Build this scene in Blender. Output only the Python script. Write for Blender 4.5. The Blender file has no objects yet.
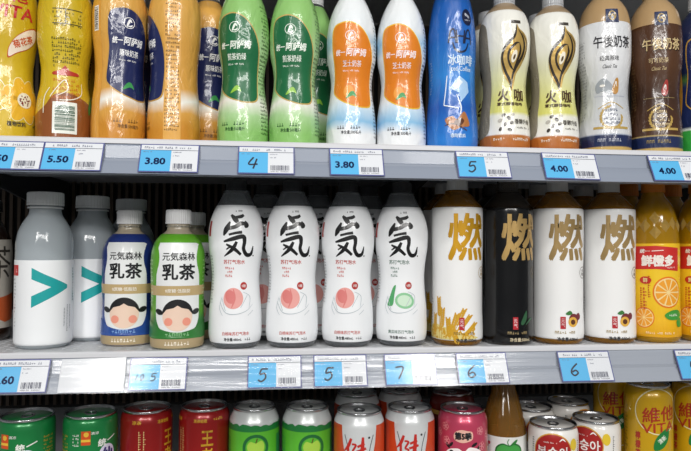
import bpy, bmesh, math, random
from mathutils import Vector, Matrix
from mathutils.geometry import tessellate_polygon
import numpy as np
random.seed(7)
S = bpy.context.scene
C = S.collection
PI = math.pi

# ------------------------------------------------------------------ camera
YAW, PITCH, ROLL, DIST, FPX, CAMZ = .1111, .0247, .0056, .8436, 620.0, .131
_cy, _sy, _cp, _sp = math.cos(YAW), math.sin(YAW), math.cos(PITCH), math.sin(PITCH)
FW = Vector((_sy*_cp, _cy*_cp, _sp)); RT = Vector((_cy, -_sy, 0)); UP = RT.cross(FW)
R2 = RT*math.cos(ROLL) + UP*math.sin(ROLL); U2 = -RT*math.sin(ROLL) + UP*math.cos(ROLL)
cd = bpy.data.cameras.new('camera'); cam = bpy.data.objects.new('camera', cd); C.objects.link(cam)
cd.sensor_width = 36; cd.lens = 36*FPX/691; cd.clip_start = .02
M = Matrix((R2, U2, -FW)).transposed().to_4x4(); M.translation = Vector((0, -DIST, CAMZ)); cam.matrix_world = M
S.camera = cam
# ------------------------------------------------------------------ exposure, world, store lights
S.view_settings.view_transform = 'Standard'; S.view_settings.look = 'None'
S.view_settings.gamma = 1; S.view_settings.use_curve_mapping = False
S.view_settings.exposure = -0.02
w = bpy.data.worlds.new('store_air'); S.world = w; w.use_nodes = True
w.node_tree.nodes['Background'].inputs[0].default_value = (.93, .97, 1, 1)
w.node_tree.nodes['Background'].inputs[1].default_value = .17
def area(name, loc, target, sx, sy, power, col=(1, .98, .95)):
    l = bpy.data.lights.new(name, 'AREA'); l.shape = 'RECTANGLE'; l.size = sx; l.size_y = sy; l.energy = power; l.color = col
    o = bpy.data.objects.new(name, l); C.objects.link(o); o.location = loc
    o.rotation_euler = (Vector(target)-Vector(loc)).to_track_quat('-Z', 'Y').to_euler()
# fluorescent tubes on the ceiling of the aisle, in front of the shelf and above the camera
area('ceiling_tube', (-.9, -2.4, 1.35), (0, 0, .1), .3, 1.4, 21)
area('ceiling_tube', (.95, -2.4, 1.35), (0, 0, .1), .3, 1.4, 21)
area('ceiling_tube', (.1, -1.7, 1.65), (0, 0, .0), 2.2, .12, 12)
area('ceiling_tube', (0, -3.6, 1.5), (0, 0, .1), 3.0, .3, 46)

# ------------------------------------------------------------------ materials
def lin(h):
    if isinstance(h, str):
        h = h.lstrip('#'); c = [int(h[i:i+2], 16)/255 for i in (0, 2, 4)]
    else: c = h
    return tuple(x/12.92 if x <= .04045 else ((x+.055)/1.055)**2.4 for x in c) + (1,)
_mats = {}
def mat(name, col='#ffffff', rough=.35, coat=0., metal=0., trans=0., bump=0., bscale=(40, 40, 12), ior=1.45, ramp=None, noise=0., sss=0., coatr=.08):
    if name in _mats: return _mats[name]
    m = bpy.data.materials.new(name); m.use_nodes = True; nt = m.node_tree; b = nt.nodes['Principled BSDF']
    b.inputs['Roughness'].default_value = rough; b.inputs['Metallic'].default_value = metal
    b.inputs['Coat Weight'].default_value = coat; b.inputs['Coat Roughness'].default_value = coatr
    b.inputs['Transmission Weight'].default_value = trans; b.inputs['IOR'].default_value = ior
    tc = nt.nodes.new('ShaderNodeTexCoord')
    out = None
    if ramp:
        sx = nt.nodes.new('ShaderNodeSeparateXYZ'); nt.links.new(tc.outputs['Object'], sx.inputs[0])
        mr = nt.nodes.new('ShaderNodeMapRange'); zmax = ramp[-1][0]
        mr.inputs['From Max'].default_value = zmax/1000
        if noise:
            nz = nt.nodes.new('ShaderNodeTexNoise'); nz.inputs['Scale'].default_value = 22; nt.links.new(tc.outputs['Object'], nz.inputs['Vector'])
            ma = nt.nodes.new('ShaderNodeMath'); ma.operation = 'MULTIPLY_ADD'; ma.inputs[1].default_value = noise/1000; 
            nt.links.new(nz.outputs['Fac'], ma.inputs[0]); nt.links.new(sx.outputs['Z'], ma.inputs[2]); nt.links.new(ma.outputs[0], mr.inputs['Value'])
        else: nt.links.new(sx.outputs['Z'], mr.inputs['Value'])
        cr = nt.nodes.new('ShaderNodeValToRGB'); nt.links.new(mr.outputs[0], cr.inputs[0]); e = cr.color_ramp.elements
        for i, (z, c) in enumerate(ramp):
            p = z/zmax
            if i < 2: e[i].position = p; e[i].color = lin(c)
            else: q = e.new(p); q.color = lin(c)
        nt.links.new(cr.outputs[0], b.inputs['Base Color'])
    else: b.inputs['Base Color'].default_value = lin(col)
    if bump:
        mp = nt.nodes.new('ShaderNodeMapping'); mp.inputs['Scale'].default_value = bscale
        nt.links.new(tc.outputs['Object'], mp.inputs[0])
        n = nt.nodes.new('ShaderNodeTexNoise'); n.inputs['Scale'].default_value = 1; n.inputs['Detail'].default_value = 2.5; n.inputs['Distortion'].default_value = 1.2
        nt.links.new(mp.outputs[0], n.inputs['Vector'])
        bp = nt.nodes.new('ShaderNodeBump'); bp.inputs['Strength'].default_value = bump; bp.inputs['Distance'].default_value = .004
        nt.links.new(n.outputs['Fac'], bp.inputs['Height']); nt.links.new(bp.outputs[0], b.inputs['Normal']); nt.links.new(bp.outputs[0], b.inputs['Coat Normal'])
    _mats[name] = m; return m
def film(name, col=None, ramp=None, bump=.35, noise=0., rough=.32):       # glossy shrink film
    return mat('film_'+name, col or '#ffffff', rough, .55, bump=bump*1.15, ramp=ramp, noise=noise, coatr=.05, bscale=(42, 42, 26))
def ink(col, metal=0., bump=.35, rough=.32):
    return mat('ink_%s_%g_%g' % (col.strip('#'), metal, bump), col, rough, .55 if bump else .4, metal=metal, bump=bump*1.15, coatr=.05 if bump else .1, bscale=(42, 42, 26))
def inkp(col): return ink(col, 0, 0, .4)

# ------------------------------------------------------------------ object helpers
def link(name, bm_or_me, m, parent=None, smooth=True):
    if isinstance(bm_or_me, bmesh.types.BMesh):
        me = bpy.data.meshes.new(name); bm_or_me.to_mesh(me); bm_or_me.free()
    else: me = bm_or_me
    if m: me.materials.append(m)
    if smooth: me.polygons.foreach_set('use_smooth', [True]*len(me.polygons))
    o = bpy.data.objects.new(name, me); C.objects.link(o)
    if parent: o.parent = parent
    return o
def tag(o, label=None, cat=None, group=None, kind=None):
    if label: o['label'] = label
    if cat: o['category'] = cat
    if group: o['group'] = group
    if kind: o['kind'] = kind
    return o
def empty(name): o = bpy.data.objects.new(name, None); o.empty_display_size = .02; C.objects.link(o); return o
_kids = {}
def copy_tree(o, parent=None):
    c = o.copy(); C.objects.link(c); c.parent = parent
    for ch in list(o.children): copy_tree(ch, c)
    return c
def box(bm, x0, x1, y0, y1, z0, z1):                                       # metres
    v = [bm.verts.new((x, y, z)) for x in (x0, x1) for y in (y0, y1) for z in (z0, z1)]
    for f in ((0, 1, 3, 2), (4, 6, 7, 5), (0, 4, 5, 1), (2, 3, 7, 6), (0, 2, 6, 4), (1, 5, 7, 3)): bm.faces.new([v[i] for i in f])
def sweep(bm, prof, x0, x1):                                               # closed (y,z) section along x, metres
    a = [bm.verts.new((x0, y, z)) for y, z in prof]; b = [bm.verts.new((x1, y, z)) for y, z in prof]; n = len(prof)
    for i in range(n): bm.faces.new((a[i], a[(i+1) % n], b[(i+1) % n], b[i]))
    bm.faces.new(a[::-1]); bm.faces.new(b)
class Prof:                                                                # smooth radius curve through (z, r), millimetres
    def __init__(s, pts, step=2.5):
        z = [p[0] for p in pts]; r = [p[1] for p in pts]; n = len(pts)
        d = [(r[i+1]-r[i])/(z[i+1]-z[i]) for i in range(n-1)]
        m = [d[0]]+[0 if d[i-1]*d[i] <= 0 else 2*d[i-1]*d[i]/(d[i-1]+d[i]) for i in range(1, n-1)]+[d[-1]]
        s.Z, s.R = [], []
        for i in range(n-1):
            h = z[i+1]-z[i]; k = max(1, int(math.ceil(h/step)))
            for j in range(k):
                t = j/k; s.Z.append(z[i]+t*h)
                s.R.append((2*t**3-3*t*t+1)*r[i]+(t**3-2*t*t+t)*h*m[i]+(-2*t**3+3*t*t)*r[i+1]+(t**3-t*t)*h*m[i+1])
        s.Z.append(z[-1]); s.R.append(r[-1])
    def r(s, z): return float(np.interp(z, s.Z, s.R))
    def cut(s, z0, z1, off=0):
        return [(z0, s.r(z0)+off)]+[(z, r+off) for z, r in zip(s.Z, s.R) if z0+.01 < z < z1-.01]+[(z1, s.r(z1)+off)]
def lathe(name, pts, m, parent=None, seg=48, closed=True, ribs=0, rib=0., smooth=True):   # pts (z, r) mm
    bm = bmesh.new(); rings = []
    for z, r in pts:
        rings.append([bm.verts.new(((r-(rib if ribs and i % 2 and r > 6 else 0))*math.sin(2*PI*i/seg)/1000, -(r-(rib if ribs and i % 2 and r > 6 else 0))*math.cos(2*PI*i/seg)/1000, z/1000)) for i in range(seg)])
    for a, b in zip(rings, rings[1:]):
        for i in range(seg): bm.faces.new((a[i], a[(i+1) % seg], b[(i+1) % seg], b[i]))
    if closed:
        bm.faces.new(rings[0][::-1]); bm.faces.new(rings[-1])
    return link(name, bm, m, parent, smooth)
def sleeve(name, prof, z0, z1, m, parent, off=.45, seg=48):
    p = prof.cut(z0, z1, off); p = [(z0, p[0][1]-1.2)]+p+[(z1, p[-1][1]-1.2)]
    return lathe(name, p, m, parent, seg, closed=False)
def cap(name, z0, z1, r, m, parent, band=True):
    o = lathe(name, [(z0, r-1), (z0, r-.1), (z0+2.6, r-.1), (z0+2.7, r-.7), (z0+3.3, r-.7), (z0+3.4, r-.2), (z1-2, r-.5), (z1-.6, r-1), (z1, r-2.4), (z1+.02, 2)], m, parent, seg=72, ribs=1, rib=.35, smooth=False)
    return o

# ------------------------------------------------------------------ flat print shapes (u, z in mm) wrapped onto a body
def poly(pts):
    if sum(a[0]*b[1]-b[0]*a[1] for a, b in zip(pts, pts[1:]+pts[:1])) < 0: pts = pts[::-1]
    t = tessellate_polygon([[Vector((x, y, 0)) for x, y in pts]])
    return (list(pts), [tuple(f) for f in t])
def rect(x0, z0, x1, z1): return ([(x0, z0), (x1, z0), (x1, z1), (x0, z1)], [(0, 1, 2, 3)])
def ell(cx, cz, rx, rz=None, n=28, rot=0, a0=0, a1=2*PI):
    rz = rx if rz is None else rz; c, s = math.cos(rot), math.sin(rot); P = []
    full = abs(a1-a0-2*PI) < 1e-6
    for i in range(n if full else n+1):
        a = a0+(a1-a0)*i/n; x, y = rx*math.cos(a), rz*math.sin(a); P.append((cx+x*c-y*s, cz+x*s+y*c))
    if full: return poly(P)
    k = len(P); return ([(cx, cz)]+P, [(0, i+1, i+2) for i in range(k-1)])
def ring(cx, cz, ro, ri, n=36, rx=1., a0=0, a1=2*PI):
    V, F = [], []
    for i in range(n+1):
        a = a0+(a1-a0)*i/n; V += [(cx+ri*rx*math.cos(a), cz+ri*math.sin(a)), (cx+ro*rx*math.cos(a), cz+ro*math.sin(a))]
    return (V, [(2*i, 2*i+1, 2*i+3, 2*i+2) for i in range(n)])
def smooth_pts(P, k=5):
    out = []; n = len(P)
    for i in range(n-1):
        p0, p1, p2, p3 = P[max(i-1, 0)], P[i], P[i+1], P[min(i+2, n-1)]
        for j in range(k):
            t = j/k; out.append(tuple(.5*(2*b+(c-a)*t+(2*a-5*b+4*c-d)*t*t+(3*b-a-3*c+d)*t**3) for a, b, c, d in zip(p0, p1, p2, p3)))
    out.append(tuple(P[-1])); return out
def blob(pts, k=4):
    n = len(pts); P = [pts[-1]]+list(pts)+[pts[0], pts[1]]; out = []
    for i in range(1, n+1):
        p0, p1, p2, p3 = P[i-1], P[i], P[i+1], P[(i+2)]
        for j in range(k):
            t = j/k; out.append(tuple(.5*(2*b+(c-a)*t+(2*a-5*b+4*c-d)*t*t+(3*b-a-3*c+d)*t**3) for a, b, c, d in zip(p0, p1, p2, p3)))
    return poly(out)
def stroke(pts, w=1., k=5):                                                # pts (u, z[, width])
    P = smooth_pts([(p[0], p[1], p[2] if len(p) > 2 else w) for p in pts], k) if len(pts) > 2 else [(p[0], p[1], p[2] if len(p) > 2 else w) for p in pts]
    V, F = [], []
    for i, (x, y, ww) in enumerate(P):
        a, b = P[max(i-1, 0)], P[min(i+1, len(P)-1)]; dx, dy = b[0]-a[0], b[1]-a[1]; l = math.hypot(dx, dy) or 1
        nx, ny = -dy/l*abs(ww)/2, dx/l*abs(ww)/2; V += [(x-nx, y-ny), (x+nx, y+ny)]
    return (V, [(2*i, 2*i+2, 2*i+3, 2*i+1) for i in range(len(P)-1)])
_g = {}
def text(s, cx, cz, h, wd=None, bold=.012, shear=0, rot=0, vert=False):
    key = s; reps = [(0, 0)] if bold < .016 else [(-.7, -.7), (.7, .7), (-.7, .7), (.7, -.7)] if bold < .04 else [(-1, 0), (1, 0), (0, 1), (0, -1), (.7, .7), (-.7, -.7), (.7, -.7), (-.7, .7)]
    if vert:
        V, F = [], []; n = len(s); step = h/n
        for i, ch in enumerate(s):
            v, f = text(ch, cx, cz+h/2-step*(i+.5), step*.86, wd, bold); k = len(V); V += v; F += [tuple(j+k for j in q) for q in f]
        return (V, F)
    if key not in _g:
        c = bpy.data.curves.new('t', 'FONT'); c.body = s; c.resolution_u = 2
        o = bpy.data.objects.new('t', c); m = o.to_mesh()
        v = [(p.co.x, p.co.y) for p in m.vertices]; f = [tuple(p.vertices) for p in m.polygons]
        x0, x1 = min(a[0] for a in v), max(a[0] for a in v); y0, y1 = min(a[1] for a in v), max(a[1] for a in v)
        _g[key] = ([((a-(x0+x1)/2)/(y1-y0), (b-(y0+y1)/2)/(y1-y0)) for a, b in v], f, (x1-x0)/(y1-y0))
        o.to_mesh_clear(); bpy.data.objects.remove(o); bpy.data.curves.remove(c)
    v, f, asp = _g[key]; sx = (wd/asp) if wd else h; co, si = math.cos(rot), math.sin(rot); V, F = [], []
    for ox, oy in reps:
        k = len(V)
        for a, b in v:
            x, y = a*sx+b*h*shear+ox*bold*sx, b*h+oy*bold*h; V.append((cx+x*co-y*si, cz+x*si+y*co))
        F += [tuple(q+k for q in t) for t in f]
    return (V, F)
def dashes(x0, x1, z, h, rows=1, dz=0, seed=1, fill=.8, cw=None):           # print too fine to read
    rn = random.Random(seed); out = []; cw = cw or h*.9
    for r in range(rows):
        x = x0
        while x < x1-cw*.5:
            if rn.random() < fill:
                zz = z-r*dz; k = rn.random()
                if k < .45: out += [rect(x, zz-h/2, x+cw*.72, zz-h*.2), rect(x+cw*.25, zz-h*.2, x+cw*.45, zz+h/2)]
                elif k < .8: out += [rect(x, zz+h*.2, x+cw*.72, zz+h/2), rect(x, zz-h/2, x+cw*.2, zz+h*.2), rect(x+cw*.5, zz-h/2, x+cw*.7, zz+h*.2)]
                else: out += [rect(x, zz-h*.12, x+cw*.72, zz+h*.12), rect(x+cw*.28, zz-h/2, x+cw*.45, zz-h*.12)]
            x += cw
    return out
def barcode(x0, z0, x1, z1, seed=1, vert=True):
    rn = random.Random(seed); out = []
    if vert:
        x = x0
        while x < x1-.5:
            wd = rn.choice((.35, .5, .9)); out.append(rect(x, z0, min(x+wd, x1), z1)); x += wd+rn.choice((.4, .6, .9))
    else:
        z = z0
        while z < z1-.5:
            wd = rn.choice((.5, .8, 1.3)); out.append(rect(x0, z, x1, min(z+wd, z1))); z += wd+rn.choice((.5, .8, 1.1))
    return out
def moved(shapes, du=0, dz=0, s=1):
    return [([(x*s+du, z*s+dz) for x, z in v], f) for v, f in shapes]
def wrap(name, shapes, prof, m, parent, layer=1, base=.45, rref=None, us=4., zs=6., label=None):
    if isinstance(shapes, tuple): shapes = [shapes]
    bm = bmesh.new()
    for v, f in shapes:
        vs = [bm.verts.new((x, z, 0)) for x, z in v]
        for q in f:
            try: bm.faces.new([vs[i] for i in q])
            except ValueError: pass
    xs = [v.co.x for v in bm.verts]; zz = [v.co.y for v in bm.verts]
    u = math.floor(min(xs)/us)*us+us
    while u < max(xs):
        bmesh.ops.bisect_plane(bm, geom=bm.verts[:]+bm.edges[:]+bm.faces[:], dist=1e-4, plane_co=(u+.013, 0, 0), plane_no=(1, 0, 0)); u += us
    z = math.floor(min(zz)/zs)*zs+zs
    while z < max(zz):
        bmesh.ops.bisect_plane(bm, geom=bm.verts[:]+bm.edges[:]+bm.faces[:], dist=1e-4, plane_co=(0, z+.017, 0), plane_no=(0, 1, 0)); z += zs
    loose = [v for v in bm.verts if not v.link_faces]
    if loose: bmesh.ops.delete(bm, geom=loose, context='VERTS')
    rr = rref or max(prof.R); off = base+.22*layer
    for f in bm.faces:
        if f.normal.z < 0: f.normal_flip()
    for v in bm.verts:
        a = v.co.x/rr; r = prof.r(v.co.y)+off; v.co = Vector((r*math.sin(a)/1000, -r*math.cos(a)/1000, v.co.y/1000))
    o = link(name, bm, m, parent)
    if label: o['label'] = label
    return o

# pixel helper: point of the pixel's ray at world height z (for cans and caps whose height is known) or at depth y
def ray(px, py): return FW+R2*((px-345.5)/FPX)-U2*((py-225.5)/FPX)
def at_z(px, py, z):
    d = ray(px, py); t = (z/1000-CAMZ)/d.z; return d.x*t, -DIST+d.y*t
def put(o, x, y, z, turn=0., lean=0.):                                     # face the shopper, then turn a little
    o.location = (x, y, z); o.rotation_euler = (0, lean, -math.atan2(x, y+DIST)+turn)

# ================================================================== STRUCTURE
LIFT = .0095
UPZ, MIDZ, LOWZ = .2485, -.0100, -.205
X0, X1 = -.62, 1.02
grey = mat('shelf_paint', '#b9bdc4', .4, .1)
lipm = mat('shelf_lip_paint', '#d9dade', .35, .2)
dark = mat('dark_interior', '#18191a', .8)
railm = mat('rail_plastic', '#8f97a6', .35, .3)
rail2 = mat('rail_cover_plastic', '#a3a9b4', .25, .9, bump=.25, bscale=(3, 60, 90))
bm = bmesh.new(); box(bm, X0-.3, X1+.3, .47, .49, -1.1, .75); back = link('wall_back', bm, dark, None, False); tag(back, kind='structure')
for i in range(110):
    bm = bmesh.new(); box(bm, 0, .006, .462, .47, -.2, .75)
    if i == 0: me0 = bpy.data.meshes.new('rib'); bm.to_mesh(me0); me0.materials.append(mat('rib_paint', '#5e5146', .7))
    bm.free(); o = bpy.data.objects.new('rib', me0); C.objects.link(o); o.parent = back; o.location.x = X0+.0149*i
bm = bmesh.new(); box(bm, -3, 3, -5, .49, -1.12, -1.1); fl = link('floor', bm, mat('floor_tile', '#8d8a84', .3), None, False); tag(fl, kind='structure')

def shelf(z, label, rail_mat, holes, lift=0.):
    root = empty('shelf'); tag(root, label, 'shelf'); root.location = (0, 0, z)
    bm = bmesh.new()
    # plate with punched slots near its front edge
    yf, yb, t = -.088, .46, .0012
    ys = [yf]; hole_rows = []
    if holes:
        y = yf+.006
        for k in range(14):
            ys += [y, y+.0032]; hole_rows.append(len(ys)-2); y += .0125
    ys.append(yb)
    xs = [X0]; x = X0+.004
    while x < X1-.02: xs += [x, x+.0058]; x += .0137
    xs.append(X1)
    if not holes: xs = [X0, X1]
    V = {}
    def vv(i, j, k):
        if (i, j, k) not in V: V[(i, j, k)] = bm.verts.new((xs[i], ys[j], -t*k)); 
        return V[(i, j, k)]
    solid = lambda i, j: 0 <= i < len(xs)-1 and 0 <= j < len(ys)-1 and not (holes and i % 2 == 1 and j in hole_rows)
    for i in range(len(xs)-1):
        for j in range(len(ys)-1):
            if not solid(i, j): continue
            bm.faces.new((vv(i, j, 0), vv(i+1, j, 0), vv(i+1, j+1, 0), vv(i, j+1, 0)))
            bm.faces.new((vv(i, j, 1), vv(i, j+1, 1), vv(i+1, j+1, 1), vv(i+1, j, 1)))
            for a, b, ni, nj in (((i, j), (i+1, j), i, j-1), ((i+1, j), (i+1, j+1), i+1, j), ((i+1, j+1), (i, j+1), i, j+1), ((i, j+1), (i, j), i-1, j)):
                if not solid(ni, nj): bm.faces.new((vv(*a, 0), vv(*a, 1), vv(*b, 1), vv(*b, 0)))
    link('shelf_plate', bm, mat('plate_paint', '#c4c6c9', .45, .1), root, False)
    bm = bmesh.new(); sweep(bm, [(-.088, .0012+lift), (-.0945, .0012+lift), (-.0965, -.0005+lift), (-.0965, -.005+lift), (-.088, -.005+lift), (-.088, -.004)][:6 if lift else 5], X0, X1); link('front_lip', bm, lipm, root, False)
    bm = bmesh.new()
    sweep(bm, [(y, z+lift) for y, z in [(-.090, -.005), (-.0945, -.005), (-.0965, -.0075), (-.1005, -.0225), (-.1035, -.0240), (-.1035, -.0262), (-.1060, -.0295), (-.1120, -.0400), (-.1130, -.0418), (-.090, -.0418)]], X0, X1)
    link('price_rail', bm, rail_mat, root, False)
    bm = bmesh.new(); sweep(bm, [(-.088, -.002), (-.088, -.030), (-.086, -.030), (-.086, -.002)], X0, X1); sweep(bm, [(.15, -.002), (.15, -.018), (.19, -.018), (.19, -.002)], X0, X1)
    link('stiffener', bm, grey, root, False)
    for bx in (-.42, .22, .86):
        bm = bmesh.new(); n = [(.46, -.002), (.46, -.075), (.44, -.078), (-.04, -.014), (-.04, -.002)]; sweep(bm, n, bx, bx+.004); link('bracket', bm, mat('bracket_paint', '#3a3c40', .5), root, False)
    return root
shelf(UPZ, 'upper grey metal shelf carrying the row of tall milk tea and coffee bottles', railm, False)
shelf(.60, 'shelf above the picture edge, its dark underside over the tall bottles', railm, False)
mid_shelf = shelf(MIDZ, 'middle perforated metal shelf with a shiny price rail under the second row of bottles', rail2, True, LIFT)
TAGZ = MIDZ+LIFT
shelf(LOWZ, 'bottom metal shelf under the drink cans, below the picture edge', railm, False)

# ================================================================== PRODUCT KINDS
clear = mat('clear_pet', '#e8edef', .08, .3, trans=.9, ior=1.3)
def assam(kind):
    P = Prof([(0, 27), (2.5, 31), (8, 33.4), (34, 33.8), (58, 32.2), (84, 28.6), (98, 27.6), (114, 29), (136, 33), (158, 33.7), (178, 32.2), (195, 28.5), (205, 25), (215, 20.5), (226, 15), (234, 13)] if kind != 'milk' else [(0, 27), (2.5, 31), (8, 33.4), (34, 34), (60, 32.6), (88, 30), (104, 29.6), (122, 30.4), (150, 33.2), (178, 33.9), (195, 32), (208, 27), (218, 19), (226, 14), (232, 13)])
    e = 14
    cfg = dict(
        milk=('#cc8a2c', '#d8a048', '#d9a650', '#1f2858', '#c89a48', '#ffffff', '原味奶茶', '#7a5320', '#5a3c10'),
        green=('#8cc26c', '#add498', '#93c674', '#1d6a40', '#c8a860', '#f2fbef', '煎茶奶绿', '#2c5c2c', '#234a20'),
        orange=('#eef1f2', '#e2eef5', '#cfe2f0', '#e2821e', '#f0c040', '#fdeef0', '芝士奶茶', '#3a3a40', '#30323a'))[kind]
    lo, mid, hi, bl, ol, tx, t2, bt, pn = cfg
    root = empty('milk_tea_bottle')
    rp = [(0, lo), (38, lo), (58, mid), (74, '#f1efe6'), (90, mid), (150, mid), (178, hi), (235, hi if kind != 'milk' else '#dca650')] if kind != 'orange' else [(0, '#f2f3f3'), (40, '#f0f2f4'), (55, '#8fc3e6'), (72, '#cfe4f2'), (90, '#f4f6f7'), (150, '#eef4f8'), (168, '#a9cfe6'), (185, '#e9eff3'), (215, '#eef2f4')]
    f = film('assam_'+kind, ramp=rp, bump=.45, noise=26)
    lathe('bottle_body', P.cut(0, 218+e), clear, root)
    sleeve('label', P, 5, 209+e, f, root)
    cap('cap', 213+e, 231+e, 15, mat('cap_white', '#e9e9ea', .4, .1), root)
    B = [(-25, 172), (-12, 178), (0, 178), (12, 172), (22, 160), (29, 145), (33, 125), (34, 105), (33, 85), (30, 67), (15, 63), (0, 66), (-12, 71), (-24, 79), (-30, 88), (-28, 110), (-26, 130), (-27, 150)]
    big = [((x-3)*1.06+3, (z-120)*1.03+120) for x, z in B]
    wrap('gold_outline', blob(big), P, ink(ol), root, 1)
    wrap('emblem_panel', blob(B), P, ink(bl), root, 2, label='rounded dark panel behind the lettering' if kind != 'orange' else 'rounded orange panel behind the lettering')
    L = [ring(-1, 160, 7.2, 6.4), stroke([(-4, 155, 1.2), (-2, 160, 2.8), (0, 164, 2.4), (2, 161, 1.5)]), stroke([(-3, 156, .8), (1, 156, 2), (3, 158, 1)]),
         text('统一', -15, 137, 8.5, 13, .03, .1), text('阿萨姆', 7, 137, 10.5, 27, .03, .1), text(t2, 1, 122, 8.5, 27, .02)]
    L += dashes(-13, 14, 112.5, 2, seed=3)
    wrap('lettering', L, P, ink(tx, 0), root, 3)
    wrap('leaf_picture', [blob([(-8, 74), (2, 78), (8, 76), (4, 84), (-2, 83)]), ], P, ink('#3f9b54' if kind != 'green' else '#8fc43c'), root, 3)
    if kind == 'orange': wrap('cup_picture', [ell(-4, 84, 8, 9)], P, ink('#f0a040'), root, 2.5)
    wrap('bottom_print', dashes(-19, 19, 34, 4.4, seed=4, cw=3.6)+[text('净含量:500毫升', 0, 27, 5, 27, .02)], P, ink(bt), root, 1)
    if kind == 'milk':
        wrap('side_panel', [rect(35, 8, 57, 200)], P, ink('#e0a850'), root, 1); wrap('side_panel', [rect(-62, 8, -38, 200)], P, ink('#dfa040'), root, 1)
        wrap('barcode_patch', [rect(-50, 150, -41, 182)], P, ink('#f3f0ea'), root, 2); wrap('barcode', barcode(-49, 152, -42, 180, 4, False), P, ink('#444048'), root, 3)
    wrap('side_print', dashes(36.5, 55.5, 192, 2.6, rows=34, dz=5.1, seed=5), P, ink(pn), root, 2)
    return root

def chrys():
    P = Prof([(0, 27), (3, 31), (8, 33.4), (40, 33.6), (60, 32), (82, 28.4), (96, 28), (112, 29.6), (138, 33.2), (165, 33.4), (186, 31.6), (202, 24), (210, 14)])
    root = empty('tea_bottle'); f = film('chrys', ramp=[(0, '#d3b020'), (60, '#dcbc26'), (120, '#cfae1c'), (210, '#c9a716')], bump=.4)
    lathe('bottle_body', P.cut(0, 210), clear, root); sleeve('label', P, 4, 200, f, root); cap('cap', 209, 227, 15, mat('cap_red', '#b3232a', .4, .1), root)
    petals, outl = [], []
    for i in range(8):
        a = i*PI/4+.3; petals.append(ell(22+16*math.cos(a), 56+16*math.sin(a), 12.5, 8, rot=a)); outl.append(ell(22+16*math.cos(a), 56+16*math.sin(a), 13.5, 9, rot=a))
    wrap('flower_outline', outl, P, ink('#f6ecb0'), root, 1); wrap('flower_picture', petals, P, ink('#efb92c'), root, 2)
    petals = [ell(-16+8*math.cos(a), 62+8*math.sin(a), 7, 4, rot=a) for a in [i*PI/3 for i in range(6)]]; wrap('flower_picture', petals, P, ink('#f0b020'), root, 2)
    wrap('flower_centre', [ell(22, 56, 9.5)], P, ink('#f3eed8'), root, 3)
    rn = random.Random(3); wrap('seeds', [ell(22+7*math.sqrt(rn.random())*math.cos(a), 56+7*math.sqrt(rn.random())*math.sin(a), .9, n=8) for a in [rn.random()*6.28 for _ in range(26)]], P, ink('#7a1a18'), root, 4)
    wrap('lettering', [text('VITA', 6, 162, 15, 50, .03, .1), text('维他', 2, 182, 15, 42, .03)], P, ink('#c3252b'), root, 2)
    pill = [(3, 121), (10, 132), (24, 143), (37, 146), (36, 132), (26, 121), (12, 114), (2, 108), (1, 114)]
    wrap('pill_outline', blob([((x-18)*1.07+18, (z-128)*1.1+128) for x, z in pill]), P, ink('#c3551f'), root, 1); wrap('pill_patch', blob(pill), P, ink('#f3e3d0'), root, 2)
    wrap('lettering', [text('菊花茶', 19, 128, 9, 27, .03, rot=.45)], P, ink('#d0561f'), root, 3)
    wrap('white_swirl', [stroke([(-34, 75, .8), (-22, 84, 1), (-8, 78, 1), (-2, 70, .8)]), stroke([(-36, 60, 1), (-24, 52, 1), (-14, 40, 1), (0, 44, .8)])], P, ink('#faf6dc'), root, 3)
    wrap('dark_band', [stroke([(-40, 82, 4), (-28, 78, 4), (-20, 74, 1)])], P, ink('#22345c'), root, 2)
    wrap('bottom_print', [text('植物饮料', 12, 26, 6, 22, .03)]+dashes(34, 44, 26, 4, seed=8), P, ink('#4a4432'), root, 2)
    wrap('side_print', dashes(-33, -22, 150, 2.4, rows=14, dz=4.2, seed=9), P, ink('#5a5418'), root, 2)
    return root
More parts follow.
